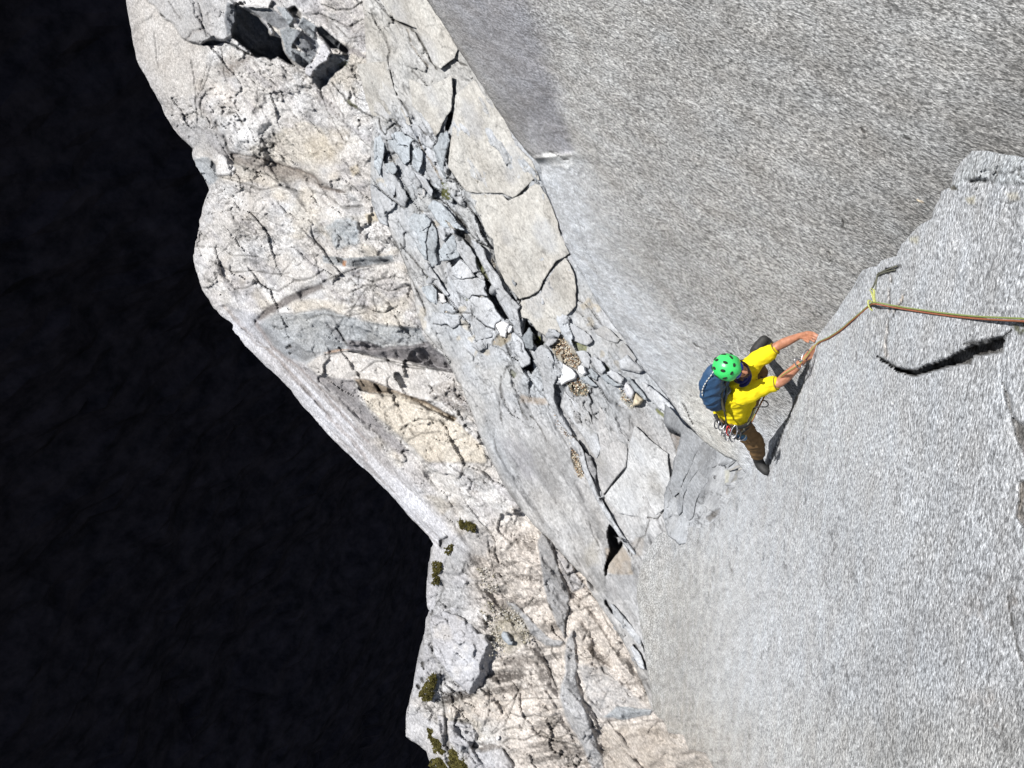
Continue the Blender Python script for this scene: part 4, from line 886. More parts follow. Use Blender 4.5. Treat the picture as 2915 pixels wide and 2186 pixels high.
cl_patches = [
    # overhang at the top left: faces turned from the sun, their shade also painted dark
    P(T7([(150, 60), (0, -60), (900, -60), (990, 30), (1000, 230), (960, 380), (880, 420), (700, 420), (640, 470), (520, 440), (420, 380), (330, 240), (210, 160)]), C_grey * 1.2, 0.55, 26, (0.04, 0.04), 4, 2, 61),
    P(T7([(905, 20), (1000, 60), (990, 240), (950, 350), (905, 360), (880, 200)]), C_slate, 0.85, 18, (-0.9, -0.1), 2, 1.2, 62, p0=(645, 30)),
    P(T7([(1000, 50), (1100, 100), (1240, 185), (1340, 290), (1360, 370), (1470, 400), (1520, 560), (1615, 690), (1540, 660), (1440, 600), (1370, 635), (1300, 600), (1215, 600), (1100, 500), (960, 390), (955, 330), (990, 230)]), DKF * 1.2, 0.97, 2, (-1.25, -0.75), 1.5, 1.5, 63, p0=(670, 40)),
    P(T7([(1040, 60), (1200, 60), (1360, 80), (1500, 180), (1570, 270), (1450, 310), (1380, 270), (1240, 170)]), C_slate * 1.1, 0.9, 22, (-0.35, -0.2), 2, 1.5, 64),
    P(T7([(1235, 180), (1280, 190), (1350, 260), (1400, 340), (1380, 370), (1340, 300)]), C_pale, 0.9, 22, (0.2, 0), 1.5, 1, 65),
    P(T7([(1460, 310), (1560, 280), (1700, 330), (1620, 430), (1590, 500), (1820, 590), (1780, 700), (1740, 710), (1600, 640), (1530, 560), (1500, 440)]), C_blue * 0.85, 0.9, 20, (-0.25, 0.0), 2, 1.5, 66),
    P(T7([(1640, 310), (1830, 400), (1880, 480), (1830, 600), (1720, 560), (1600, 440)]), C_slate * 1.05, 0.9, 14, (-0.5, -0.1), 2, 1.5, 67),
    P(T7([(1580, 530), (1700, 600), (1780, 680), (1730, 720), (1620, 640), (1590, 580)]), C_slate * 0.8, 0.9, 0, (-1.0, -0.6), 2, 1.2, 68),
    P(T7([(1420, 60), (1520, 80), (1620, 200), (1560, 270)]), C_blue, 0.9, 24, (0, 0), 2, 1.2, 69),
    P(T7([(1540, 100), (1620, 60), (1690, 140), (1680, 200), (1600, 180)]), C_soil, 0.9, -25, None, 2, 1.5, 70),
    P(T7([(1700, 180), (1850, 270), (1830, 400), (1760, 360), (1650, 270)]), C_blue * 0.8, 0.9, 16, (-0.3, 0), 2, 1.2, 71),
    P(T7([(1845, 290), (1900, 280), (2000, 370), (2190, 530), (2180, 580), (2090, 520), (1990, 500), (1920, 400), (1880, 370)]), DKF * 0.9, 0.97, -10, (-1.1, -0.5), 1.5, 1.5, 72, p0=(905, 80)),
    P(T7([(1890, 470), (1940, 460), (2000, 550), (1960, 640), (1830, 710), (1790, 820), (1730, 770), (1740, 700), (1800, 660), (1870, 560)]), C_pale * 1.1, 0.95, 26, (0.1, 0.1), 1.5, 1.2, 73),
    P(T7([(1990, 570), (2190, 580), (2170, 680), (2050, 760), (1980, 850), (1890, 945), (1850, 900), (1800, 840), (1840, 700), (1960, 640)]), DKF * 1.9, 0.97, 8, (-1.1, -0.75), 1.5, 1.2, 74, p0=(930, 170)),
    P(T7([(2060, 680), (2170, 620), (2190, 680), (2100, 720)]), C_moss, 0.8, 4, None, 2.5, 1.2, 75),
    P(T7([(610, 470), (700, 430), (780, 425), (880, 430), (1000, 470), (1130, 560), (1215, 600), (1100, 560), (1030, 520), (900, 450), (780, 475)]), C_slate * 0.45, 0.95, -22, (0, -0.9), 1.5, 1.2, 76),
    P(T7([(205, 130), (265, 190), (215, 170)]), C_soil, 0.95, -10, None, 1.5, 1, 77),
    P(T7([(860, 720), (980, 640), (1200, 570), (1100, 650), (960, 780), (900, 800)]), C_brown * 2.2, 0.7, 0, None, 10, 2, 78),
    P(T7([(700, 860), (960, 860), (1050, 980), (900, 1100), (720, 1040)]), C_pink * 1.02, 0.6, 4, None, 16, 2, 79),
    P(R2([(900, 0), (1130, 0), (1100, 60), (960, 50)]), C_white, 0.9, 24, None, 2, 1.5, 80),
    P(R2([(1240, 640), (1330, 600), (1420, 720), (1250, 800), (1000, 960), (850, 940), (830, 800), (1020, 760)]), C_white, 0.65, 5, None, 14, 2, 81),
    P(R2([(1340, 960), (1480, 860), (1640, 880), (1700, 960), (1600, 1040), (1480, 1120), (1360, 1060)]), C_ochre * 1.0, 0.45, 0, None, 16, 2, 82),
    P(R2([(1650, 1130), (1700, 1100), (1720, 1160), (1670, 1200)]), C_ochre * 1.3, 0.7, 3, None, 4, 2, 83),
    P(R2([(1750, 1450), (1830, 1430), (1850, 1490), (1780, 1510)]), C_ochre * 1.3, 0.7, 3, None, 4, 2, 84),
    P(R2([(1480, 1540), (1560, 1480), (1700, 1490), (1710, 1640), (1560, 1680)]), C_blue * 1.25, 0.8, 8, None, 6, 2, 85),
    P(R2([(590, 1070), (700, 1060), (750, 1150), (760, 1200), (700, 1260), (610, 1130)]), C_blue * 1.0, 0.8, 6, (-0.3, 0), 4, 2, 86),
    P(R2([(720, 1085), (745, 1110), (745, 1160), (712, 1130)]), C_slate * 0.5, 0.9, -14, None, 2, 1, 87),
    P(R2([(760, 1060), (800, 1045), (880, 1130), (860, 1180), (750, 1180)]), C_white, 0.8, 10, None, 3, 1.5, 88),
    P(R2([(430, 800), (540, 850), (640, 870), (800, 920), (860, 1040), (720, 1040), (590, 980), (520, 900)]), C_grey * 0.95, 0.55, -2, (-0.1, 0.1), 10, 2, 89),
    P(R2([(850, 1050), (1050, 1060), (1300, 1130), (1400, 1160), (1500, 1250), (1620, 1290), (1480, 1290), (1300, 1200), (1050, 1150), (900, 1100)]), np.array([0.155, 0.130, 0.112]), 0.6, -8, (0, 0.1), 8, 2, 90),  # shading under the bulge, painted in brown
    # overlaps between bulges further down; shade of the undersides painted in as dark bands
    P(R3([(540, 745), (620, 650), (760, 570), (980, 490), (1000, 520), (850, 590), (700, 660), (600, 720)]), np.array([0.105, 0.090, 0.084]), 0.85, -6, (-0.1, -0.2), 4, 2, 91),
    P(R3([(560, 760), (680, 700), (1000, 660), (1250, 740), (1650, 800), (1700, 900), (1400, 930), (1170, 930), (1000, 960), (880, 1040), (700, 960)]), C_blue * 1.05, 0.7, 0, (-0.15, -0.35), 6, 2, 92),
    P(R3([(1010, 770), (1080, 790), (1160, 880), (1165, 920), (1080, 850)]), C_grey, 0.9, 10, (-0.2, 0), 2, 1, 93),
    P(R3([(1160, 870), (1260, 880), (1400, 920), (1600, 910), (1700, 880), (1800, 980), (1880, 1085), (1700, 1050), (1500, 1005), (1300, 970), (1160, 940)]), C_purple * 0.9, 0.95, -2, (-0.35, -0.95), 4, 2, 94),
    P(R3([(880, 1040), (960, 1000), (1160, 945), (1500, 1012), (1880, 1092), (1920, 1180), (1700, 1290), (1400, 1220), (1230, 1160), (960, 1110)]), C_cream * 1.02, 0.75, 6, (0, 0.05), 4, 2, 95),
    P(R3([(1200, 1130), (1300, 1140), (1450, 1200), (1700, 1290), (1900, 1400), (1880, 1420), (1650, 1310), (1400, 1240), (1260, 1220)]), np.array([0.167, 0.124, 0.081]), 0.85, -6, (-0.2, -0.8), 3, 1.5, 96),
    P(R3([(1215, 1150), (1235, 1160), (1268, 1220), (1240, 1210)]), C_soil, 0.95, -20, None, 1.5, 1, 97),
    P(R3([(1340, 1170), (1365, 1180), (1393, 1222), (1365, 1215)]), C_soil, 0.95, -20, None, 1.5, 1, 98),
    P(R3([(1250, 1225), (1500, 1235), (1700, 1315), (1900, 1425), (2080, 1600), (2100, 1700), (1700, 1700), (1450, 1460), (1290, 1320)]), C_cream * np.array([1.06, 1.0, 0.88]), 0.8, 8, (0, 0), 5, 2, 99),
    P(R3([(870, 1060), (960, 1120), (1200, 1140), (1260, 1300), (1420, 1480), (1600, 1640), (1500, 1640), (1300, 1450), (1100, 1260), (950, 1130)]), C_purple * 1.05, 0.75, -8, (0.3, -0.3), 6, 2, 100),
    P(R3([(350, 640), (540, 700), (560, 770), (640, 900), (600, 920), (480, 820), (400, 740)]), np.array([0.273, 0.273, 0.291]), 0.7, -4, None, 6, 2, 101),
    P(R3([(990, 300), (1140, 320), (1460, 300), (1480, 340), (1200, 380), (1090, 370), (1000, 350)]), C_blue * 0.95, 0.8, -6, (0, -0.6), 3, 1.5, 102),
    P(R3([(1080, 310), (1130, 330), (1150, 370), (1100, 350)]), C_soil * 1.2, 0.9, -12, None, 1.5, 1, 103),
    P(R3([(1190, 340), (1300, 330), (1440, 330), (1470, 350), (1300, 375), (1200, 378)]), C_slate * 0.5, 0.8, -8, None, 2, 1.5, 104),
    P(R3([(1130, 335), (1155, 335), (1145, 375), (1125, 370)]), np.array([0.341, 0.155, 0.062]), 0.8, 0, None, 1.5, 1, 105),
    P(R3([(1080, 60), (1180, 50), (1240, 130), (1200, 220), (1080, 240), (1060, 150)]), C_blue * 1.3, 0.6, 6, None, 10, 2, 106),
    P(R3([(1280, 20), (1370, 10), (1360, 60), (1300, 70)]), C_ochre * 1.25, 0.7, 2, None, 5, 2, 107),
    P(R3([(1000, 960), (1100, 930), (1170, 935), (1100, 950)]), np.array([0.310, 0.167, 0.074]), 0.7, -4, None, 2, 1, 108),
    P(R3([(1700, 1180), (1880, 1160), (1960, 1280), (1960, 1360), (1860, 1340), (1720, 1260)]), C_brown * 2.4, 0.55, -2, None, 8, 3, 109),
    P(R3([(760, 900), (800, 880), (880, 950), (980, 960), (870, 1020), (780, 970)]), C_grey * 0.8, 0.7, -6, (0, -0.3), 4, 2, 110),
    P(R3([(740, 920), (775, 900), (785, 920), (760, 935)]), C_soil, 0.9, -12, None, 1.5, 1, 111),
    P(R3([(765, 955), (785, 960), (775, 975)]), C_soil, 0.9, -10, None, 1.5, 1, 112),
    # lower cliff
    P(Z6([(370, 140), (460, 90), (470, 130), (400, 230), (370, 200)]), C_soil * 1.5, 0.85, -22, None, 2, 2, 113),
    P(Z6([(230, 600), (300, 380), (350, 220), (470, 100), (560, 80), (460, 300), (360, 560), (330, 830), (280, 900), (235, 800)]), C_pale * 0.92, 0.8, 4, (0.15, 0), 4, 2, 114),
    P(Z6([(560, 120), (740, 0), (900, 60), (940, 180), (850, 300), (700, 300), (640, 450), (560, 500), (450, 480), (500, 260)]), C_grey * 1.1, 0.6, 5, (-0.15, 0.1), 8, 2, 115),
    P(Z6([(480, 560), (640, 500), (700, 560), (600, 620), (520, 620)]), C_pale, 0.7, 6, None, 8, 2, 116),
    P(Z6([(1400, 190), (1410, 130), (1445, 65), (1550, 150), (1640, 480), (1740, 700), (1735, 860), (1690, 1000), (1690, 1180), (1600, 1010), (1500, 760), (1450, 480)]), C_grey * 0.95, 0.9, 16, (-0.1, 0), 3, 2, 117),
    P(Z6([(1560, 180), (1700, 330), (1800, 480), (1900, 620), (1760, 690), (1700, 560), (1620, 380)]), C_pale * 0.85, 0.8, 12, None, 3, 2, 118),
    P(Z6([(1080, 780), (1160, 800), (1260, 900), (1400, 1050), (1560, 1180), (1700, 1200), (1640, 1250), (1480, 1240), (1330, 1120), (1240, 960), (1130, 870)]), C_grey * 1.15, 0.85, 14, (-0.1, 0.05), 3, 2, 119),
    P(Z6([(1000, 900), (1180, 860), (1260, 1000), (1330, 1150), (1240, 1260), (1100, 1330), (1000, 1240), (900, 1200), (960, 1000)]), np.array([0.174, 0.155, 0.105]), 0.6, -4, None, 12, 3, 120),
    P(Z6([(1180, 500), (1300, 500), (1440, 560), (1430, 590), (1260, 550), (1180, 530)]), C_brown * 1.5, 0.8, -3, None, 4, 3, 121),
    P(Z6([(1180, 100), (1340, 80), (1400, 200), (1350, 260), (1240, 180), (1150, 140)]), C_brown * 1.6, 0.6, -3, None, 6, 3, 122),
    P(Z6([(1230, 560), (1450, 590), (1480, 660), (1260, 640)]), C_pink * 1.15, 0.75, 4, None, 5, 2, 123),
    P(Z7([(1100, 700), (1180, 640), (1400, 640), (1480, 690), (1420, 730), (1250, 770), (1100, 770)]), C_brown * 1.0, 0.85, -3, None, 4, 3, 124),
    P(Z7([(1600, 620), (1640, 610), (1740, 700), (1620, 790), (1600, 740)]), C_brown * 1.4, 0.75, -3, None, 4, 3, 125),
    P(Z7([(1100, 840), (1300, 810), (1560, 770), (1560, 800), (1400, 850), (1110, 880)]), C_brown * 1.5, 0.7, -2, None, 4, 3, 126),
    P(Z7([(590, 860), (830, 850), (900, 880), (950, 850), (1010, 820), (880, 930), (700, 1010), (610, 1010), (590, 930)]), C_brown * 0.9, 0.9, -5, None, 3, 3, 127),
    P(Z7([(1250, 540), (1380, 510), (1480, 520), (1400, 560), (1200, 600)]), C_brown * 2, 0.6, -2, None, 4, 3, 128),
    P(Z7([(640, 1000), (900, 940), (1050, 830), (1100, 900), (1620, 800), (1760, 800), (1820, 960), (1840, 1090), (1400, 1120), (1080, 1160), (700, 1150), (640, 1100)]), C_pink * 1.12, 0.6, 6, None, 7, 2, 129),
    P(Z7([(660, 1160), (880, 1190), (960, 1300), (900, 1420), (760, 1480), (660, 1380), (640, 1250)]), C_pale * 0.95, 0.75, 9, (-0.05, 0), 5, 2, 130),
    P(Z7([(880, 1480), (1000, 1500), (1200, 1440), (1330, 1600), (1340, 1800), (860, 1800)]), C_pale * 0.85, 0.75, 8, (0, -0.05), 5, 2, 131),
    P(Z7([(900, 1440), (1060, 1390), (1200, 1420), (1260, 1480), (1150, 1450), (1000, 1490)]), C_brown * 1.6, 0.75, -6, None, 4, 3, 132),
    P(Z7([(770, 1420), (860, 1450), (870, 1510), (800, 1500)]), C_slate, 0.9, -4, (-0.5, -0.5), 2, 1, 133),
    P(Z7([(200, 1100), (330, 1080), (560, 1200), (560, 1330), (480, 1400), (560, 1560), (480, 1580), (380, 1440), (220, 1340)]), C_pale * 0.95, 0.6, 8, (0.1, 0), 6, 2, 134),
    P(Z7([(540, 1100), (620, 1130), (600, 1400), (720, 1640), (680, 1700), (600, 1600), (570, 1400)]), C_pale * 0.9, 0.8, 12, None, 3, 2, 135),
    P(Z7([(310, 620), (370, 560), (400, 380), (430, 300), (460, 480), (520, 520), (530, 640), (440, 720), (370, 900), (270, 930)]), C_pale * 0.85, 0.7, 4, (-0.1, 0), 5, 2, 136),
    P(Z7([(1880, 640), (1870, 480), (1900, 300), (1960, 200), (2000, 560), (1990, 700), (2060, 980), (2212, 1400), (2300, 1700), (2200, 1800), (2060, 1430), (1900, 1180), (1820, 900)]), C_grey * 1.2, 0.85, 18, (-0.12, 0), 4, 2, 137),
    P(Z7([(1990, 560), (2300, 600), (2700, 1000), (2800, 1080), (2212, 1150), (2100, 900)]), C_grey * 1.15, 0.6, 6, None, 8, 2, 138),
    P([(1755, 2010), (1857, 2020), (1850, 2035), (1780, 2050), (1720, 2040)], C_blue * 1.2, 0.8, 10, (0, -0.3), 2, 2, 139),
    P([(1700, 2070), (1880, 2060), (2100, 2200), (2160, 2400), (1760, 2400)], np.array([0.31, 0.275, 0.24]), 0.7, 0, None, 14, 3, 140),
    P(Z6([(1030, 880), (1060, 900), (1060, 940), (1030, 940)]), C_soil, 0.9, -10, None, 1.5, 1, 141),
    P(Z6([(370, 860), (560, 840), (560, 900), (400, 1060), (300, 1060), (280, 960)]), C_pale, 0.7, 7, None, 5, 2, 142),
    P(Z6([(620, 880), (780, 840), (830, 900), (760, 1000), (640, 980)]), C_white, 0.6, 5, None, 8, 2, 143),
]
cl_strokes = [  # the broad ones paint valley shading along with the hollow
    S(R2([(620, 860), (860, 1040), (1100, 1140), (1300, 1200), (1500, 1290), (1720, 1400)]), 26, 26, 0.28, (0.16, 0.15, 0.15), 6, 11),
    S(R3([(540, 740), (700, 640), (980, 500), (1200, 430), (1480, 340)]), 18, 20, 0.22, (0.16, 0.15, 0.15), 5, 12),
    S(R3([(560, 780), (660, 900), (880, 1070), (1100, 1250), (1380, 1500), (1560, 1660)]), 26, 26, 0.3, (0.17, 0.165, 0.17), 5, 13),
    S(R2([(820, 340), (760, 560), (640, 760), (620, 880)]), 16, 12, 0.12, (0.2, 0.19, 0.18), 5, 14),
    S(Z6([(620, 60), (760, 300), (960, 620), (1100, 780), (1330, 1100), (1500, 1250)]), 18, 18, 0.2, (0.18, 0.17, 0.16), 5, 15),
    S(Z7([(1540, 300), (1700, 560), (1800, 840), (1840, 1060), (1990, 1320), (2060, 1500)]), 18, 18, 0.25, (0.18, 0.17, 0.17), 4, 16),
    S(Z7([(600, 1000), (640, 1200), (640, 1500), (680, 1640)]), 16, 16, 0.25, (0.15, 0.14, 0.13), 4, 17),
    S(R2([(575, 400), (600, 560), (610, 700), (625, 840)]), 2.2, 5, 0.6), S(R2([(720, 400), (690, 520), (660, 600), (615, 660), (605, 700)]), 2.2, 5, 0.5), S(R2([(690, 420), (650, 560), (620, 660)]), 1.8, 4, 0.4),
    S(R2([(325, 210), (335, 300), (345, 400), (360, 450)]), 2.2, 5, 0.5), S(R2([(780, 320), (790, 400), (800, 500), (820, 550)]), 2.8, 6, 0.6), S(R2([(1450, 620), (1500, 760), (1560, 860), (1610, 950)]), 1.8, 5, 0.55),
    S(R2([(1530, 560), (1600, 640), (1640, 700), (1720, 740), (1800, 790)]), 3.2, 8, 0.8), S(R2([(1640, 680), (1690, 720)]), 6, 5, 0.8, tuple(C_moss)), S(R2([(1500, 570), (1560, 700), (1610, 790)]), 1.6, 4, 0.5),
    S(R2([(1640, 850), (1720, 930), (1800, 1010)]), 1.8, 4, 0.5), S(R2([(820, 770), (880, 760), (920, 820), (930, 840)]), 3, 6, 0.7), S(R2([(660, 800), (640, 700), (680, 620), (740, 590)]), 3.4, 6, 0.5),
    S(R2([(800, 920), (830, 1020), (880, 1100), (1000, 1160), (1100, 1180), (1200, 1260), (1340, 1300)]), 4, 9, 0.6), S(R2([(860, 1040), (1000, 1060), (1200, 1120), (1340, 1160), (1420, 1200), (1450, 1260), (1620, 1300)]), 4, 8, 0.6, (0.08, 0.06, 0.05)),
    S(R2([(760, 1190), (900, 1230), (1060, 1280), (1200, 1250)]), 3, 7, 0.55), S(R2([(1140, 900), (1160, 960), (1120, 1000), (1060, 1010), (1040, 1070)]), 4, 7, 0.6), S(R2([(1400, 1290), (1500, 1320), (1600, 1400), (1740, 1390)]), 4, 8, 0.55),
    S(R2([(1380, 100), (1440, 90), (1560, 140), (1640, 180), (1740, 130)]), 2.8, 7, 0.65), S(R2([(1460, 30), (1560, 70), (1660, 60), (1740, 10)]), 3.2, 8, 0.7), S(R2([(1560, 180), (1640, 260), (1740, 240)]), 2.4, 6, 0.6),
    S(R2([(1620, 330), (1700, 360), (1760, 390)]), 9, 5, 0.6, (0.12, 0.11, 0.12)), S(T7([(600, 170), (660, 300), (560, 330), (480, 420)]), 5, 6, 0.4, (0.16, 0.14, 0.13)), S(T7([(300, 20), (360, 120), (420, 200)]), 3, 5, 0.5),
    S(T7([(600, 30), (640, 140), (650, 260), (700, 380)]), 3, 6, 0.5),
    S(R3([(330, 650), (400, 730), (480, 830), (600, 920), (700, 1000), (800, 1120), (900, 1230), (1060, 1420), (1200, 1560), (1290, 1680)]), 7, 5, 0.5, (0.17, 0.14, 0.125), 3.0, 1),
    S(R3([(540, 740), (560, 790), (640, 900), (760, 1010), (860, 1080), (980, 1200), (1120, 1370), (1300, 1560)]), 5, 6, 0.5, (0.19, 0.16, 0.15), 3.0, 2),
    S(R3([(430, 790), (560, 900), (620, 920)]), 3, -6, 0.7, (0.38, 0.38, 0.40)), S(R3([(850, 1180), (920, 1260), (1060, 1400)]), 3, 5, 0.4),
    S(R3([(970, 1190), (1100, 1300), (1280, 1500), (1420, 1640)]), 6, 4, 0.4, (0.2, 0.18, 0.17)),
    S(R3([(1500, 640), (1400, 690), (1250, 640), (1150, 660)]), 4, 7, 0.6), S(R3([(1000, 480), (1100, 440), (1240, 380), (1330, 370)]), 3.4, 7, 0.6), S(R3([(1200, 440), (1330, 480), (1480, 440), (1570, 470)]), 3, 7, 0.65),
    S(R3([(1160, 560), (1300, 500), (1450, 540), (1590, 500)]), 3, 6, 0.6), S(R3([(1080, 440), (1160, 490), (1180, 460), (1220, 500)]), 2.4, 5, 0.5), S(R3([(1430, 1010), (1560, 1040), (1700, 1060), (1870, 1090)]), 2.6, 8, 0.7),
    S(R3([(1000, 975), (1160, 950), (1300, 975), (1440, 1010)]), 2.6, 8, 0.7), S(R3([(1240, 1090), (1340, 1020), (1440, 1010), (1500, 1040), (1680, 1070)]), 2.6, 6, 0.6),
    S(R3([(1520, 1480), (1600, 1420), (1720, 1400), (1820, 1440)]), 3, 6, 0.6), S(R3([(1560, 1560), (1660, 1500), (1800, 1490)]), 2.6, 5, 0.55), S(R3([(1380, 1290), (1380, 1320)]), 2.6, 5, 0.6), S(R3([(1500, 1290), (1505, 1320)]), 2.6, 5, 0.6),
    S(R3([(1640, 1400), (1560, 1450), (1520, 1560)]), 2.6, 5, 0.5), S(R3([(450, 60), (560, 70), (620, 20)]), 3, 6, 0.5), S(R3([(120, 240), (300, 250), (380, 300), (560, 310)]), 2.6, 6, 0.5),
    S(R3([(230, 330), (400, 420), (520, 400), (700, 430), (760, 420)]), 3, 6, 0.55), S(R3([(600, 520), (700, 540), (800, 470), (900, 460), (1000, 400)]), 3, 6, 0.6), S(R3([(880, 740), (1000, 700), (1100, 720), (1280, 690)]), 3, 6, 0.5),
    S(R3([(1080, 790), (1120, 840), (1160, 910)]), 2.4, 8, 0.8), S(R3([(660, 780), (700, 800), (760, 780)]), 2.6, 5, 0.5), S(R3([(400, 530), (480, 520), (560, 480)]), 2.6, 5, 0.5),
    S(Z7([(1080, 800), (1080, 960), (1090, 1050), (1050, 1180), (1000, 1280)]), 2, 5, 0.5), S(Z7([(1430, 740), (1360, 900), (1300, 1080), (1250, 1200)]), 2.2, 5, 0.5), S(Z7([(1380, 880), (1250, 1020), (1170, 1150)]), 1.8, 4, 0.45),
    S(Z7([(1550, 300), (1620, 420), (1700, 580), (1760, 740), (1800, 830)]), 2, 6, 0.6), S(Z7([(1720, 560), (1740, 700), (1790, 800)]), 2, 5, 0.5), S(Z7([(1400, 940), (1500, 930), (1640, 930), (1810, 930)]), 2.2, 5, 0.6),
    S(Z7([(1560, 1010), (1620, 1020), (1700, 1050), (1840, 1020)]), 2, 5, 0.55), S(Z7([(1300, 1080), (1430, 1130), (1560, 1100), (1700, 1130), (1840, 1080)]), 2.6, 5, 0.65), S(Z7([(1700, 1190), (1800, 1230), (1920, 1220)]), 2, 5, 0.5),
    S(Z7([(1220, 1270), (1320, 1240), (1420, 1240), (1400, 1210)]), 3, 6, 0.6), S(Z7([(1220, 1400), (1300, 1350), (1450, 1370), (1580, 1310), (1620, 1270), (1700, 1330), (1800, 1350), (1900, 1300), (1990, 1330)]), 3, 7, 0.7),
    S(Z7([(1640, 1320), (1760, 1380), (1900, 1400), (2040, 1450)]), 3.2, 7, 0.7), S(Z7([(1780, 1500), (1900, 1540), (2000, 1640)]), 2.6, 5, 0.6), S(Z7([(1900, 1640), (2100, 1600), (2200, 1640)]), 5, 4, 0.5),
    S(Z7([(570, 640), (580, 800), (600, 1000), (620, 1150), (640, 1300), (650, 1500)]), 3, 7, 0.6), S(Z7([(690, 1010), (690, 1140)]), 2, 4, 0.6), S(Z7([(680, 1150), (840, 1170), (950, 1230)]), 2.2, 5, 0.55),
    S(Z7([(930, 1380), (900, 1450), (960, 1440)]), 3, 7, 0.6), S(Z7([(1200, 1430), (1260, 1500), (1330, 1600)]), 2.4, 6, 0.6), S(Z6([(1760, 690), (1840, 650), (1890, 560)]), 2.6, 7, 0.6), S(Z6([(1740, 480), (1730, 560), (1860, 630)]), 2.4, 6, 0.6),
    S(Z6([(1700, 320), (1740, 390), (1720, 430)]), 3.4, 9, 0.8), S(Z6([(1525, 820), (1550, 870)]), 3.6, 9, 0.9), S(Z6([(1725, 780), (1735, 860)]), 3, 8, 0.8), S(Z6([(1740, 700), (1735, 860), (1700, 1000), (1690, 1160)]), 2.4, 7, 0.6),
    S(Z6([(640, 380), (620, 450), (690, 520)]), 2.6, 6, 0.6), S(Z6([(330, 830), (380, 760), (420, 640), (400, 560)]), 3, 6, 0.5), S(Z6([(280, 930), (300, 870)]), 2.4, 8, 0.7), S(Z6([(430, 1130), (560, 1090), (620, 1080), (600, 1030)]), 2.6, 6, 0.5),
    S(Z6([(870, 100), (900, 300), (950, 500), (1000, 640)]), 2.2, 5, 0.35), S(Z6([(1560, 1240), (1550, 1300), (1620, 1400)]), 3, 8, 0.6), S(Z6([(1960, 700), (1850, 760), (1840, 850)]), 2.6, 6, 0.5), S(Z6([(1960, 1000), (1900, 1150), (1880, 1200)]), 2.6, 6, 0.4),
    S(Z6([(1950, 1330), (1980, 1280), (1990, 1380)]), 3.4, 8, 0.7), S(Z6([(2030, 1400), (2100, 1520), (2212, 1600)]), 2.4, 6, 0.5), S(Z6([(1760, 890), (1860, 870), (1900, 850)]), 2.4, 5, 0.5), S(Z6([(2060, 860), (2130, 1000), (2200, 1100)]), 2.2, 6, 0.5),
    S(Z7([(380, 560), (395, 620)]), 5, 14, 0.9), S(Z7([(375, 720), (385, 760)]), 4, 12, 0.85), S(Z7([(330, 800), (350, 820)]), 5, 14, 0.95), S(Z7([(480, 400), (485, 430)]), 4, 10, 0.85),
]
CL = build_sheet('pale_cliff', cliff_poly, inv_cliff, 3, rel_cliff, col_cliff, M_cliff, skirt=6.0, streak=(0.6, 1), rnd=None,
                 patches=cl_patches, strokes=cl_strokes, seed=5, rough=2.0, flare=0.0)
tag(CL, kind='structure')

# ================================================================== far wall across the gulf, in shade
nW = np.array([0.85, 0.30, -0.40]); nW /= np.linalg.norm(nW)
def far_wall():
    D = 60.0
    upk = UPW - nW * UPW.dot(nW); upk /= np.linalg.norm(upk)
    alk = np.cross(nW, upk)
    c0 = -nW * D
    # measured from the point of the wall level with the photographer
    us = np.linspace(-260, -14, 230) ; vs = np.linspace(-220, 220, 260)
    U, V = np.meshgrid(us, vs)
    rel = 5.0 * fbm(U / 30, V / 34, 5, 400) + 1.6 * facets(U, V, 9, 401)[0] / 9 + 0.8 * facets(U, V, 3.5, 402)[0] / 3.5
    K = c0 + U[..., None] * upk + V[..., None] * alk + rel[..., None] * nW
    x = K.reshape(-1, 3); ny, nx = U.shape
    idx = np.arange(nx * ny).reshape(ny, nx)
    q = np.stack([idx[:-1, :-1].ravel(), idx[1:, :-1].ravel(), idx[1:, 1:].ravel(), idx[:-1, 1:].ravel()], 1)
    me = bpy.data.meshes.new('shaded_wall')
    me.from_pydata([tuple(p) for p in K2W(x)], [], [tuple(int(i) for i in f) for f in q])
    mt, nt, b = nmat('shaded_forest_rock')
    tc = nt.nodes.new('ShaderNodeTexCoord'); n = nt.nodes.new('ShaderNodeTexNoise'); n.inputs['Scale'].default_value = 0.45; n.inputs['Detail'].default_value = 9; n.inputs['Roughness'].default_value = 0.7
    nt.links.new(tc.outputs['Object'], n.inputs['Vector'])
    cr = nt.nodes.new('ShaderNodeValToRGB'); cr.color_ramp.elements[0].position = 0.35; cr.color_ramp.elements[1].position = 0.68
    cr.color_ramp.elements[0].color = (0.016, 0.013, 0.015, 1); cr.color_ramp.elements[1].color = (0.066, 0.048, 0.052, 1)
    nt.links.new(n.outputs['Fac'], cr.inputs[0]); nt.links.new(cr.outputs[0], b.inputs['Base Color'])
    b.inputs['Roughness'].default_value = 0.95; b.inputs['Specular IOR Level'].default_value = 0.1
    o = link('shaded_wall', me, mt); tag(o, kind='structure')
far_wall()

# ================================================================== loose stones, gravel and moss
M_stone = rock_mat('loose_stone', 12, 22, 0.8, 1.12, contrast=0.2, fine=0.12, bump=0.004)
def stone(name, poly, col, prou, label, cat='rock', group=None, inv=inv_rib, dome=14, tilt=(0, 0), seed=0, frac=0.5, mat=None, skirt=0.35, wr=0.3, rnd=(7, 9), step=2.6, jit=1.0, rough=1.2):
    o = plate(name, poly, np.array(col), prou, inv=inv, tilt=tilt, dome=dome, parent=None, frac=frac, seed=seed + 70, skirt=skirt, mat=mat or M_stone, wr=wr, rnd=rnd, step=step, flare=0.3, jit=jit, rough=rough)
    return tag(o, label, cat, group)
stone('boulder', Z3([(740, 490), (850, 560), (890, 610), (880, 660), (730, 725), (690, 650), (720, 590)]), C_white * 1.3, 20, 'white angular boulder wedged below the gravel pocket in the middle of the rib', seed=1, dome=6, wr=0.1, frac=0.25)
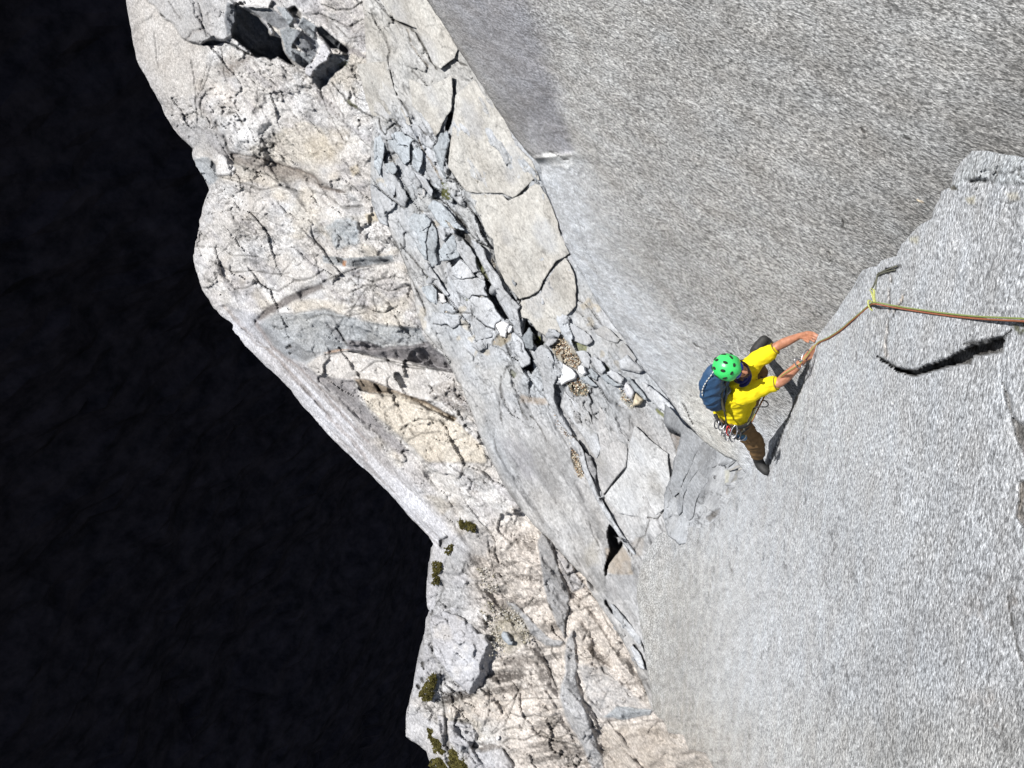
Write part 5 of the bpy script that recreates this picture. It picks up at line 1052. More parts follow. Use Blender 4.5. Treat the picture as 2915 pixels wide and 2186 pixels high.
stone('boulder', Z3([(900, 540), (940, 512), (980, 530), (1000, 600), (960, 625), (915, 600)]), C_white * 1.35, 22, 'small round white stone touching the white angular boulder', seed=2, dome=10, wr=0, frac=0.2)
stone('boulder', Z3([(25, 90), (110, 45), (190, 80), (160, 150), (150, 230), (90, 210), (60, 150)]), C_white * 1.15, 18, 'white broken block at the foot of the long black crack', seed=3, dome=6, wr=0.2, frac=0.5)
stone('boulder', Z3([(190, 110), (220, 105), (215, 160), (180, 180), (165, 150)]), C_white * 1.2, 22, 'white pebble beside the broken block under the black crack', seed=4, dome=8, frac=0.2, wr=0)
stone('boulder', Z3([(1410, 690), (1470, 740), (1500, 800), (1470, 880), (1410, 840), (1380, 740)]), C_pale * 1.15, 18, 'pale grey stone resting against a tan wedge under the blade', seed=5, dome=6, frac=0.7)
stone('boulder', Z3([(1510, 800), (1600, 880), (1560, 930), (1475, 945)]), C_ochre * 1.2, 14, 'tan triangular wedge of rock below the thin blade', seed=6, dome=4, frac=0.3, wr=0.1)
stone('boulder', Z3([(1330, 470), (1420, 400), (1500, 480), (1600, 570), (1560, 600), (1350, 560)]), C_rib * 1.05, 16, 'flat grey rock lying against the edge of the dark wall', seed=7, dome=4, frac=0.3)
# the large half-shaded boulder of the lower cliff
def big_boulder():
    poly = Z7([(470, 70), (455, 180), (480, 300), (500, 480), (590, 590), (700, 740), (870, 885), (935, 870), (1015, 810), (1090, 700), (1160, 560), (1200, 440), (1245, 370), (1180, 330), (1080, 330), (1040, 260), (960, 250), (900, 150), (760, 60), (600, 10)])
    ridge = Z7([(1080, 330), (980, 560), (960, 640), (900, 700), (880, 880)])
    (rx0, ry0), (rx1, ry1) = ridge[0], ridge[-1]
    def rl(x, y, s):
        fh, fe, hh = facets(x, y, 26, 501, 40, 1.5, 0.8); f2, e2, _ = facets(x, y, 11, 502, 30, 1.6, 0.9)
        d_ = ((x - rx0) * (ry1 - ry0) - (y - ry0) * (rx1 - rx0)) / math.hypot(rx1 - rx0, ry1 - ry0)
        d_ = -d_ if ((rx0 + 50 - rx0) * (ry1 - ry0)) < 0 else d_
        d_ = d_ + 9 * fbm(x / 30, y / 30, 3, 503)
        h = 46 - 0.10 * np.maximum(-d_, 0) + 18 * (1 - np.exp(-s / 30)) - 2.3 * np.maximum(d_, 0)
        h = h + 0.55 * fh + 0.5 * f2 + 3 * fbm(x / 18, y / 18, 3, 504)
        w_ = wrinkle(x, y, 36, 505, 20, 1.5, 0.05)
        return h - 2 * w_, (1 - 0.45 * w_) * (1 - 0.3 * sstep(0.07, 0, fe)) * (1 + 0.15 * fbm(x / 40, y / 40, 3, 506)) * (1 + 0.3 * (h2(np.floor(x / 3), np.floor(y / 3), 7) - 0.5))
    def cl(x, y, s):
        c = np.repeat((C_pale * 0.95)[None], len(x), 0)
        w = (sstep(0.1, 0.4, fbm(x / 60, y / 50, 3, 507)) * 0.5)[:, None]
        return c * (1 - w) + C_cream * w
    o = build_sheet('boulder', poly, inv_cliff, 2.6, rl, cl, M_stone, skirt=1.2, streak=(0.5, 1), rnd=(8, 8), rough=1.6, seed=77, flare=0.2,
                    strokes=[S(Z7([(480, 300), (560, 420), (640, 600), (720, 740)]), 2, 4, 0.3)])
    tag(o, 'large grey boulder with a dark shaded underside on the lower cliff edge', 'rock')
big_boulder()
stone('boulder', Z7([(1205, 260), (1220, 225), (1275, 235), (1310, 300), (1335, 345), (1320, 372), (1280, 368), (1220, 310)]), C_blue * 1.2, 40, 'grey block perched on gravel above the large half shaded boulder', inv=inv_cliff, seed=8, dome=6, frac=0.5)
stone('boulder', Z7([(1010, 60), (1030, 40), (1060, 100), (1050, 130)]), C_white * 1.1, 34, 'thin white shard standing in the gravel over the boulder', inv=inv_cliff, seed=9, dome=3, frac=0.2)
stone('boulder', Z7([(1150, 1340), (1180, 1310), (1195, 1340), (1175, 1375), (1155, 1370)]), C_white * 1.2, 20, 'small white stone lying alone on the cream face near the bottom', inv=inv_cliff, seed=10, dome=4, frac=0.1, wr=0)

M_moss = plain('olive_moss', (0.070, 0.062, 0.020), 0.95, noise=0.55, nscale=9, bump=0.05, spec=0.1)
def moss(poly, label, inv=inv_cliff, prou=12, seed=0):
    """a clump: a low cushion of hundreds of small tufts"""
    poly = fract(poly, 6, seed, lev=3)
    rng = random.Random(seed); a = np.array(poly); lo, hi = a.min(0), a.max(0)
    n = int((hi[0] - lo[0]) * (hi[1] - lo[1]) / 4); X = np.array([rng.uniform(lo[0] - 3, hi[0] + 3) for _ in range(n)]); Y = np.array([rng.uniform(lo[1] - 3, hi[1] + 3) for _ in range(n)])
    sd, _, _ = poly_sd(X, Y, poly); Z = 1 / inv(X, Y); V, Fc = [], []
    for x, y, s_, z in zip(X, Y, sd, Z):
        if s_ > 2 + 3.5 * rng.random() ** 3: continue
        px = z / F_PX; h_ = (prou + min(8, -s_ * 0.35) + 3 * float(vn(np.array([x / 9]), np.array([y / 9]), 5)[0])) * px
        b = KP(x, y, z - h_); k = len(V); L = rng.uniform(3.5, 8) * px; wd = rng.uniform(1.6, 3.4) * px
        d_ = np.array([rng.gauss(0, .6), rng.gauss(0, .6), -1]); d_ /= np.linalg.norm(d_); q = np.cross(d_, [rng.gauss(0, 1) for _ in range(3)]); q /= np.linalg.norm(q); q2 = np.cross(d_, q)
        for t in range(3): V.append(b - d_ * L + (q * math.cos(t * 2.1) + q2 * math.sin(t * 2.1)) * wd * 1.3)
        V.append(b + d_ * L * 0.6)
        Fc += [(k, k + 1, k + 3), (k + 1, k + 2, k + 3), (k + 2, k, k + 3)]
    me = bpy.data.meshes.new('moss_clump'); me.from_pydata(K2W(np.array(V)).tolist(), [], Fc)
    tag(link('moss_clump', me, M_moss), label, 'moss', 'moss clumps on the cliff edge')
moss(Z7([(700, 1440), (760, 1425), (800, 1510), (870, 1540), (870, 1620), (850, 1760), (720, 1760), (665, 1520)]), 'large olive moss clump at the bottom edge right of the grey prow', seed=1)
moss(Z7([(470, 1590), (560, 1570), (640, 1620), (690, 1760), (500, 1760), (465, 1650)]), 'olive moss clump at the bottom edge on the outer corner of the cliff', seed=2)
moss(Z7([(430, 1220), (500, 1200), (545, 1250), (570, 1380), (600, 1560), (560, 1560), (490, 1400), (440, 1280)]), 'long strip of dry olive moss between the two pale prows', seed=3, prou=10)
moss(Z7([(440, 720), (510, 680), (505, 760), (470, 850), (465, 940), (400, 960), (350, 880), (400, 800)]), 'olive moss tuft on the outer edge left of the large boulder', seed=4, prou=12)
moss(Z6([(310, 390), (385, 380), (370, 470), (360, 600), (300, 600), (315, 480)]), 'narrow olive moss strip high on the lower cliff edge', seed=5, prou=12)
moss(Z6([(445, 220), (500, 190), (490, 250), (455, 290)]), 'tiny olive moss tuft just below the notch of the edge', seed=6, prou=12)
moss(Z6([(590, -70), (640, -40), (740, -10), (735, 40), (690, 20), (600, 10)]), 'dark moss tuft above the lower cliff below the smooth strip', seed=7, prou=12)

def gravel(name, spots, label, cols, seed=0, big=1.0):
    rng = random.Random(seed)
    ico = bmesh.new(); bmesh.ops.create_icosphere(ico, subdivisions=1, radius=1.0)
    bv = np.array([v.co[:] for v in ico.verts]); bf = [[v.index for v in f.verts] for f in ico.faces]; ico.free()
    V, Fc, C = [], [], []; n = 0
    for poly, inv, prou, cnt, size in spots:
        a = np.array(poly); lo, hi = a.min(0), a.max(0); k = 0; tries = 0
        while k < cnt and tries < cnt * 12:
            tries += 1
            x = rng.uniform(lo[0] - 12, hi[0] + 12); y = rng.uniform(lo[1] - 12, hi[1] + 12)
            if poly_sd(np.array([x]), np.array([y]), poly)[0][0] > rng.expovariate(1 / 4.0) - 2: continue
            k += 1
            z = 1 / float(inv(np.array([x]), np.array([y]))[0]); z -= prou * z / F_PX
            sz = size * rng.choice([0.5, 0.7, 0.8, 1.0, 1.0, 1.6]) * big * z / F_PX
            q = np.array([[rng.gauss(0, 1) for _ in range(3)] for _ in range(3)]); q, _ = np.linalg.qr(q)
            pts = bv * np.array([1, rng.uniform(0.5, 0.9), rng.uniform(0.4, 0.8)]) * (1 + 0.25 * np.array([[rng.uniform(-1, 1)] for _ in bv]))
            pts = pts @ q * sz + KP(x, y, z)
            V.append(K2W(pts)); Fc += [[i + n for i in f] for f in bf]; n += len(bv)
            c = np.array(rng.choice(cols)) * rng.uniform(0.8, 1.15); C += [[*c, 1]] * len(bv)
    V = np.concatenate(V)
    me = bpy.data.meshes.new(name); me.from_pydata(V.tolist(), [], Fc)
    at = me.color_attributes.new('Col', 'FLOAT_COLOR', 'POINT'); at.data.foreach_set('color', np.array(C).ravel().astype(np.float32))
    mt, nt, b = nmat('gravel_stones'); an = nt.nodes.new('ShaderNodeAttribute'); an.attribute_name = 'Col'
    nt.links.new(an.outputs['Color'], b.inputs['Base Color']); b.inputs['Roughness'].default_value = 0.9
    o = link(name, me, mt); tag(o, label, 'gravel', None, 'stuff')
tanw = [(0.50, 0.44, 0.34), (0.42, 0.33, 0.22), (0.30, 0.21, 0.13), (0.56, 0.52, 0.45), (0.16, 0.09, 0.05), (0.10, 0.06, 0.035)]
gravel('gravel', [(Z3([(640, 260), (740, 205), (850, 320), (930, 480), (880, 550), (800, 510), (700, 450), (640, 400)]), inv_rib, -4, 520, 2.3),
                  (Z3([(10, 280), (60, 210), (230, 140), (200, 250), (100, 310)]), inv_rib, -4, 240, 2.1),
                  (Z5([(845, 100), (880, 150), (930, 260), (960, 390), (930, 415), (880, 340), (835, 200)]), inv_rib, -3, 180, 2.0),
                  (Z3([(790, 700), (920, 680), (1010, 740), (1000, 830), (900, 840), (820, 790)]), inv_rib, -3, 110, 3.0),
                  (Z3([(660, 1040), (760, 1140), (850, 1260), (950, 1400), (930, 1420), (800, 1290), (660, 1120)]), inv_rib, 2, 90, 1.8),
                  (Z2([(590, 930), (640, 960), (640, 1060), (600, 1050), (570, 990)]), inv_rib, 2, 60, 2.2),
                  (Z3([(1380, 790), (1440, 860), (1470, 950), (1430, 930), (1350, 850)]), inv_rib, 0, 50, 2.4)],
       'tan and brown gravel lying in the pockets of the broken rib', tanw, 1)
greyg = [(0.42, 0.40, 0.36), (0.34, 0.33, 0.30), (0.46, 0.42, 0.33), (0.22, 0.20, 0.15), (0.12, 0.11, 0.08), (0.50, 0.48, 0.45)]
gravel('gravel', [(Z6([(860, 760), (1000, 860), (1120, 800), (1230, 960), (1340, 1150), (1240, 1290), (1100, 1330), (980, 1240), (880, 1250), (800, 1120), (760, 960)]), inv_cliff, 6, 900, 2.4),
                  (Z6([(760, 420), (900, 440), (1000, 640), (900, 700), (760, 600)]), inv_cliff, 4, 160, 2.2),
                  (Z6([(800, 1230), (960, 1230), (1020, 1250), (900, 1330), (820, 1320)]), inv_cliff, 34, 90, 2.2)],
       'grey and ochre gravel spread over the ledge above the large boulder', greyg, 2)

# ================================================================== ropes and gear helpers
def tube_bm(bm, pts, r, n=8, closed=False, flat=1.0):
    pts = [Vector(p) for p in pts]; N_ = len(pts); rings = []
    up = Vector((0.3, 0.5, 0.81))
    for i, p in enumerate(pts):
        a = pts[(i - 1) % N_] if (closed or i > 0) else p; b = pts[(i + 1) % N_] if (closed or i < N_ - 1) else p
        t = (b - a).normalized(); s_ = t.cross(up)
        if s_.length < 1e-3: s_ = t.cross(Vector((1, 0, 0)))
        s_.normalize(); u = s_.cross(t).normalized(); rr = r[i] if isinstance(r, (list, tuple)) else r
        rings.append([bm.verts.new(p + (s_ * math.cos(2 * math.pi * k / n) + u * flat * math.sin(2 * math.pi * k / n)) * rr) for k in range(n)])
    for i in range(N_ if closed else N_ - 1):
        A, B = rings[i], rings[(i + 1) % N_]
        for k in range(n): bm.faces.new((A[k], A[(k + 1) % n], B[(k + 1) % n], B[k]))
    if not closed:
        bm.faces.new(rings[0][::-1]); bm.faces.new(rings[-1])
def bm_obj(name, bm, mat, parent=None, smooth=True):
    bmesh.ops.recalc_face_normals(bm, faces=bm.faces)
    me = bpy.data.meshes.new(name); bm.to_mesh(me); bm.free()
    if smooth:
        me.polygons.foreach_set('use_smooth', np.ones(len(me.polygons), bool))
    return link(name, me, mat, parent)
def spline(P_, n=10):
    P_ = [Vector(p) for p in P_]; out = []
    Q = [P_[0] * 2 - P_[1]] + P_ + [P_[-1] * 2 - P_[-2]]
    for i in range(1, len(Q) - 2):
        for k in range(n):
            t = k / n
            out.append(0.5 * ((2 * Q[i]) + (-Q[i - 1] + Q[i + 1]) * t + (2 * Q[i - 1] - 5 * Q[i] + 4 * Q[i + 1] - Q[i + 2]) * t * t + (-Q[i - 1] + 3 * Q[i] - 3 * Q[i + 1] + Q[i + 2]) * t ** 3))
    out.append(P_[-1]); return out
def zs(x, y, up=0.03):
    return 1 / float(inv_slab(np.array([float(x)]), np.array([float(y)]))[0]) - up
def tube_obj(name, pts, r, mat, parent=None, n=8, closed=False, k=10, flat=1.0):
    bm = bmesh.new(); tube_bm(bm, spline(pts, k) if k else pts, r, n, closed, flat); return bm_obj(name, bm, mat, parent)

M_ropeg = plain('green_rope_sheath', (0.20, 0.25, 0.075), 0.8, noise=0.5, nscale=220)
M_roper = plain('rust_rope_sheath', (0.29, 0.095, 0.045), 0.8, noise=0.45, nscale=220)
M_metal = plain('bare_alloy', (0.36, 0.36, 0.38), 0.35, 1.0)
M_gunm = plain('dark_alloy', (0.10, 0.10, 0.11), 0.35, 0.8)
M_redm = plain('red_anodised', (0.5, 0.03, 0.03), 0.3, 0.6)
M_bluem = plain('blue_anodised', (0.05, 0.13, 0.25), 0.35, 0.6)
M_web = plain('black_webbing', (0.022, 0.022, 0.024), 0.85, noise=0.3, nscale=200)
M_sling = plain('yellow_green_sling', (0.40, 0.42, 0.14), 0.8, noise=0.3, nscale=120)
M_cord = plain('grey_cord', (0.12, 0.12, 0.09), 0.85, noise=0.3, nscale=200)

def rope_pts(off):
    up_ = [(2992, 917), (2915, 911), (2782, 904), (2686, 894), (2589, 880), (2530, 870), (2490, 863)]
    iz = lambda x: 1 / (0.1965 + (0.303 - 0.1965) * ((x - 2488) / 427.0) ** 1.15) if x > 2488 else zs(2488, 863, 0.05)
    P1 = []
    for x, y in up_:
        z = iz(x); P1.append(W(x, y + off * 2350 * 0.0052 / z, z))
    for x, y in [(2476, 869), (2445, 895), (2420, 916), (2396, 937), (2360, 961), (2329, 976)]:
        z = zs(x, y, 0.035); P1.append(W(x, y + off * 2350 * 0.0045 / z, z))
    for x, y, z in [(2308, 1000, 6.50), (2294, 1018, 6.50), (2278, 1036, 6.55), (2258, 1050, 6.62), (2225, 1072, 6.8), (2190, 1105, 7.0), (2165, 1150, 7.1), (2140, 1200, 7.25)]:
        P1.append(W(x, y + off * 2, z))
    return P1
o = tube_obj('climbing_rope', rope_pts(-1.0), 0.0045, M_ropeg, k=8); tag(o, 'green strand of the twin rope running from the right edge to the climber', 'rope', 'twin climbing ropes')
o = tube_obj('climbing_rope', rope_pts(1.0), 0.0045, M_roper, k=8); tag(o, 'rust red strand of the twin rope running beside the green strand', 'rope', 'twin climbing ropes')

def carabiner_bm(bm, c, ax, side, L=0.055, Wd=0.03, r=0.0055):
    c = Vector(c); ax = Vector(ax).normalized(); side = (Vector(side) - ax * Vector(side).dot(ax)).normalized()
    pts = []
    for k in range(20):
        t = 2 * math.pi * k / 20
        w_ = Wd * (1 + 0.25 * math.cos(t))
        pts.append(c + ax * math.cos(t) * L + side * math.sin(t) * w_ * 0.8)
    tube_bm(bm, pts, r, 6, closed=True)
def carabiner(x, y, z, axk, sidek, mat, label, group, L=0.052, Wd=0.028, name='carabiner'):
    e = empty(name, W(x, y, z)); tag(e, label, 'carabiner', group)
    bm = bmesh.new(); carabiner_bm(bm, W(x, y, z), WD(axk), WD(sidek), L, Wd); bm_obj('carabiner_body', bm, mat, e)
    a = WD(axk).normalized(); s_ = WD(sidek); s_ = (s_ - a * s_.dot(a)).normalized()
    bm = bmesh.new(); p = W(x, y, z) + s_ * Wd * 0.95; tube_bm(bm, [p - a * L * 0.55, p + a * L * 0.55], 0.007, 6); bm_obj('gate', bm, M_gunm, e)
    return e
# runner clipped on the slab
sl = empty('quickdraw_sling', W(2488, 840, zs(2488, 840, 0.04))); tag(sl, 'yellow green sling with dark cord hanging from the cam in the slab crack', 'sling')
tube_obj('cord', [W(2552, 757, zs(2552, 757, 0.02)), W(2528, 767, zs(2528, 767, 0.03)), W(2500, 779, zs(2500, 779, 0.03)), W(2496, 790, zs(2496, 790, 0.03)), W(2489, 808, zs(2489, 808, 0.03)), W(2481, 824, zs(2481, 824, 0.03))], 0.0045, M_cord, sl)
tube_obj('cord', [W(2548, 768, zs(2548, 768, 0.02)), W(2520, 775, zs(2520, 775, 0.03)), W(2500, 784, zs(2500, 784, 0.03)), W(2495, 800, zs(2495, 800, 0.03)), W(2492, 825, zs(2492, 825, 0.03))], 0.0040, M_cord, sl)
tube_obj('webbing', [W(2480, 822, zs(2480, 822, 0.03)), W(2488, 826, zs(2488, 826, 0.035)), W(2488, 845, zs(2488, 845, 0.04)), W(2491, 862, zs(2491, 862, 0.05))], 0.009, M_sling, sl, flat=0.3)
tube_obj('webbing', [W(2476, 826, zs(2476, 826, 0.03)), W(2480, 830, zs(2480, 830, 0.035)), W(2485, 848, zs(2485, 848, 0.04)), W(2489, 864, zs(2489, 864, 0.05))], 0.006, M_sling, sl, flat=0.35)
cm = empty('camming_device', W(2532, 763, zs(2532, 763, 0.0))); tag(cm, 'dark camming device wedged in the short crack at the slab edge', 'climbing gear')
for dx, dy in ((0, 0), (9, -3)):
    bm = bmesh.new(); p = W(2528 + dx, 762 + dy, zs(2528, 762, 0.0)); bmesh.ops.create_cone(bm, cap_ends=True, segments=14, radius1=0.018, radius2=0.018, depth=0.008, matrix=Matrix.Translation(p) @ WD((0.2, 1, 0)).to_track_quat('Z', 'Y').to_matrix().to_4x4()); bm_obj('cam_lobe', bm, M_gunm, cm)
tube_obj('stem', [W(2536, 761, zs(2536, 761, 0.01)), W(2515, 770, zs(2515, 770, 0.03))], 0.004, M_gunm, cm, k=4)
carabiner(2480, 869, zs(2480, 869, 0.05), (0.5, 0.9, 0), (1, -0.4, 0), M_sling, 'small yellow carabiner holding the ropes below the sling', 'carabiners on the rope', 0.035, 0.02)
carabiner(2292, 1012, 6.52, (0.5, -0.8, 0), (1, 0.4, 0), M_metal, 'silver carabiner in the hands at the slab edge', 'carabiners on the rope', 0.05, 0.024)
carabiner(2272, 1034, 6.55, (0.5, 0.9, 0), (1, -0.4, 0), M_metal, 'silver carabiner hanging below the near hand', 'carabiners on the rope', 0.045, 0.026)

# ================================================================== the climber
def cone_bm(bm, a, ra, b, rb, n=14):
    a, b = Vector(a), Vector(b); d_ = b - a; L = d_.length
    for c, r_ in ((a, ra), (b, rb)):
        bmesh.ops.create_icosphere(bm, subdivisions=2, radius=r_, matrix=Matrix.Translation(c))
    if L > 1e-5:
        bmesh.ops.create_cone(bm, cap_ends=True, segments=n, radius1=ra, radius2=rb, depth=L, matrix=Matrix.Translation((a + b) / 2) @ d_.to_track_quat('Z', 'Y').to_matrix().to_4x4())
def ell_bm(bm, c, axes, radii, sub=3):
    m_ = Matrix.Identity(4)
    for i in range(3):
        for j in range(3): m_[j][i] = axes[i][j] * radii[i]
        m_[i][3] = c[i]
    bmesh.ops.create_icosphere(bm, subdivisions=sub, radius=1.0, matrix=m_)
def remeshed(name, bm, mat, parent, voxel=0.008, smooth=4, wr=None):
    me = bpy.data.meshes.new('tmp'); bm.to_mesh(me); bm.free()
    o = bpy.data.objects.new('tmp', me); COL.objects.link(o)
    rm = o.modifiers.new('r', 'REMESH'); rm.mode = 'VOXEL'; rm.voxel_size = voxel; rm.adaptivity = 0
    sm = o.modifiers.new('s', 'SMOOTH'); sm.iterations = smooth; sm.factor = 0.5
    dg = bpy.context.evaluated_depsgraph_get(); me2 = bpy.data.meshes.new_from_object(o.evaluated_get(dg))
    bpy.data.objects.remove(o); bpy.data.meshes.remove(me)
    n = len(me2.vertices); co = np.empty(n * 3, np.float32); me2.vertices.foreach_get('co', co); co = co.reshape(-1, 3)
    if wr is not None:
        nr = np.empty(n * 3, np.float32); me2.vertices.foreach_get('normal', nr); nr = nr.reshape(-1, 3)
        co = co + nr * wr(co)[:, None]; me2.vertices.foreach_set('co', co.ravel().astype(np.float32))
    me2.polygons.foreach_set('use_smooth', np.ones(len(me2.polygons), bool)); me2.name = name
    return link(name, me2, mat, parent)
def folds(amp, sc, dirk, stretch=3.0, seed=0):
    d0 = np.array(WD(dirk).normalized()); a = np.cross(d0, [0.3, 0.2, 0.9]); a /= np.linalg.norm(a); b = np.cross(d0, a)
    def f_(co):
        u = co @ d0 / sc; v = co @ a / (sc * stretch); w_ = co @ b / (sc * stretch)
        n = fbm(u + 0.8 * v, v + 0.7 * w_, 3, seed); m_ = fbm(u * 0.6 - w_, w_ + v, 2, seed + 9)
        return (amp * (1 - 2.2 * np.abs(n)) * 0.6 + amp * 0.7 * m_).astype(np.float32)
    return f_
M_skin = plain('tanned_skin', (0.36, 0.160, 0.095), 0.5, noise=0.22, nscale=30, spec=0.4)
M_shirt = plain('yellow_tshirt', (0.72, 0.575, 0.010), 0.85, noise=0.05, nscale=60, spec=0.2, bump=0.002)
M_hem = plain('olive_sleeve_seam', (0.25, 0.18, 0.02), 0.8)
M_pants = plain('brown_trouser_cloth', (0.135, 0.082, 0.038), 0.85, noise=0.18, nscale=22, spec=0.2, bump=0.003)
M_boot = plain('black_boot_mesh', (0.020, 0.020, 0.020), 0.7, noise=0.6, nscale=150)
M_sole = plain('black_rubber', (0.012, 0.012, 0.013), 0.6)
M_helm = plain('green_helmet_shell', (0.045, 0.56, 0.13), 0.32, noise=0.10, nscale=12, spec=0.5)
M_vent = plain('helmet_vent_dark', (0.008, 0.014, 0.008), 0.9)
M_lens = plain('blue_mirror_lens', (0.01, 0.025, 0.28), 0.12, 0.3)
M_hair = plain('brown_hair', (0.075, 0.035, 0.018), 0.7, noise=0.4, nscale=80)
M_gait = plain('navy_neck_gaiter', (0.01, 0.012, 0.10), 0.85)
M_pack = plain('blue_pack_nylon', (0.022, 0.062, 0.135), 0.6, noise=0.15, nscale=18, bump=0.008)
M_strap = plain('olive_grey_strap', (0.07, 0.065, 0.045), 0.85, noise=0.3, nscale=120)
M_refl = plain('pale_cord', (0.50, 0.50, 0.48), 0.7)

person = empty('person', W(2085, 1215, 7.4))
tag(person, 'climber in a yellow T-shirt, brown trousers and green helmet laybacking the slab edge', 'person')
RS, LS = (2112, 1122, 7.0), (2134, 1038, 7.03)
RE, RWr = (2218, 1090, 6.86), (2290, 1022, 6.72)
LE, LWr = (2216, 984, 6.92), (2276, 956, 6.76)
HC = W(2083, 1049, 6.76)
hu = WD((-0.74, -0.14, -0.62)).normalized(); hf = WD((0.66, 0.26, -0.72)); hf = (hf - hu * hf.dot(hu)).normalized(); hl = hu.cross(hf).normalized()
if hl.dot(WD((0, -1, 0))) < 0: hl = -hl
w = lambda t: W(*t)
bm = bmesh.new()
def chain(bm, L_):
    for (p, r_), (q, s_) in zip(L_[:-1], L_[1:]): cone_bm(bm, w(p), r_, w(q), s_)
chain(bm, [(RS, .055), ((2165, 1106, 6.93), .050), (RE, .041), ((2236, 1074, 6.83), .046), ((2262, 1050, 6.78), .038), (RWr, .027)])
chain(bm, [(LS, .055), ((2180, 1006, 6.97), .047), (LE, .039), ((2232, 976, 6.88), .042), ((2256, 965, 6.82), .034), (LWr, .026)])
# torso, hips and legs under the clothes
chain(bm, [(RS, .06), ((2108, 1085, 7.06), .10), (LS, .06)])
chain(bm, [((2108, 1088, 7.08), .11), ((2092, 1140, 7.2), .11), ((2088, 1190, 7.38), .11)])
chain(bm, [((2092, 1195, 7.4), .09), ((2146, 1256, 7.60), .06), ((2158, 1296, 7.85), .042), ((2158, 1316, 7.98), .035)])
chain(bm, [((2110, 1175, 7.4), .09), ((2160, 1062, 7.25), .06), ((2152, 1012, 7.48), .042)])
cone_bm(bm, HC - hu * 0.10 - hf * 0.01, .055, w((2116, 1082, 7.0)), .062)
# head with brow, nose, mouth, chin, ears
ell_bm(bm, HC, (hf, hl, hu), (.098, .078, .118))
ell_bm(bm, HC + hf * .045 - hu * .075, (hf, hl, hu), (.052, .050, .045))
cone_bm(bm, HC + hf * .092 + hu * .012, .010, HC + hf * .125 - hu * .030, .016)
ell_bm(bm, HC + hf * .098 - hu * .062, (hf, hl, hu), (.012, .026, .008), 2)
for s_ in (1, -1): ell_bm(bm, HC + hl * .078 * s_ - hu * .01, (hf, hl, hu), (.020, .010, .032), 2)
# hands: palm, four fingers, thumb
def hand(bm, wr_, palm, fingers, thumb):
    cone_bm(bm, w(wr_), .025, w(palm[0]), .021); cone_bm(bm, w(wr_), .024, w(palm[1]), .020); cone_bm(bm, w(palm[0]), .019, w(palm[1]), .019)
    for f_ in fingers:
        for i in range(len(f_) - 1): cone_bm(bm, w(f_[i]), .0098 - .0008 * i, w(f_[i + 1]), .0090 - .0008 * i, 8)
    for i in range(len(thumb) - 1): cone_bm(bm, w(thumb[i]), .012 - .001 * i, w(thumb[i + 1]), .011 - .001 * i, 8)
hand(bm, LWr, ((2298, 949, 6.68), (2297, 962, 6.70)),
     [[(2300, 945, 6.67), (2315, 947, 6.60), (2328, 955, 6.57), (2331, 960, 6.62)], [(2301, 951, 6.67), (2316, 954, 6.59), (2328, 961, 6.57), (2331, 966, 6.62)],
      [(2300, 957, 6.68), (2314, 961, 6.60), (2325, 967, 6.58), (2328, 972, 6.63)], [(2298, 963, 6.69), (2309, 967, 6.62), (2318, 972, 6.60), (2321, 977, 6.64)]],
     [(2288, 964, 6.70), (2294, 970, 6.67), (2301, 973, 6.65)])
hand(bm, RWr, ((2306, 1002, 6.66), (2312, 1014, 6.68)),
     [[(2306, 1000, 6.66), (2313, 988, 6.60), (2322, 982, 6.58), (2326, 984, 6.63)], [(2309, 1004, 6.66), (2317, 993, 6.60), (2325, 988, 6.59), (2329, 991, 6.64)],
      [(2312, 1008, 6.67), (2320, 999, 6.61), (2327, 995, 6.60), (2329, 999, 6.65)], [(2314, 1013, 6.68), (2321, 1006, 6.63), (2327, 1003, 6.62), (2329, 1006, 6.66)]],
     [(2298, 1010, 6.68), (2300, 1002, 6.64), (2306, 996, 6.62)])
remeshed('body', bm, M_skin, person, 0.0042, 3)
# shirt
bm = bmesh.new()
chain(bm, [(RS, .080), ((2150, 1112, 6.95), .074), ((2178, 1102, 6.92), .068), ((2194, 1095, 6.90), .060)])
chain(bm, [(LS, .078), ((2162, 1020, 7.0), .068), ((2180, 1009, 6.97), .062), ((2192, 1002, 6.95), .056)])
chain(bm, [(RS, .085), ((2106, 1086, 7.07), .125), (LS, .080)])
chain(bm, [((2104, 1092, 7.10), .125), ((2094, 1130, 7.18), .132), ((2084, 1158, 7.26), .135), ((2086, 1176, 7.33), .125)])
chain(bm, [((2094, 1120, 7.10), .115), ((2074, 1150, 7.24), .115), ((2068, 1168, 7.30), .110)])
chain(bm, [((2116, 1110, 7.15), .110), ((2106, 1150, 7.26), .115), ((2106, 1172, 7.34), .112)])
shirt_wr = folds(0.022, 0.08, (0.5, 0.8, 0.2), 2.8, 3)
remeshed('shirt', bm, M_shirt, person, 0.0075, 5, shirt_wr)
for c, d0, r_ in (((2196, 1094, 6.90), (24, -5, -0.05), .060), ((2194, 1000, 6.95), (24, -16, -0.05), .056)):
    c0 = w(c); ax = (w((c[0] + d0[0], c[1] + d0[1], c[2] + d0[2])) - c0).normalized(); a1 = ax.orthogonal().normalized(); a2 = ax.cross(a1)
    bm = bmesh.new(); tube_bm(bm, [c0 + ax * .045 + (a1 * math.cos(t) + a2 * math.sin(t)) * r_ * 0.93 for t in [2 * math.pi * k / 24 for k in range(24)]], .0045, 6, True)
    bm_obj('sleeve_hem', bm, M_hem, person)
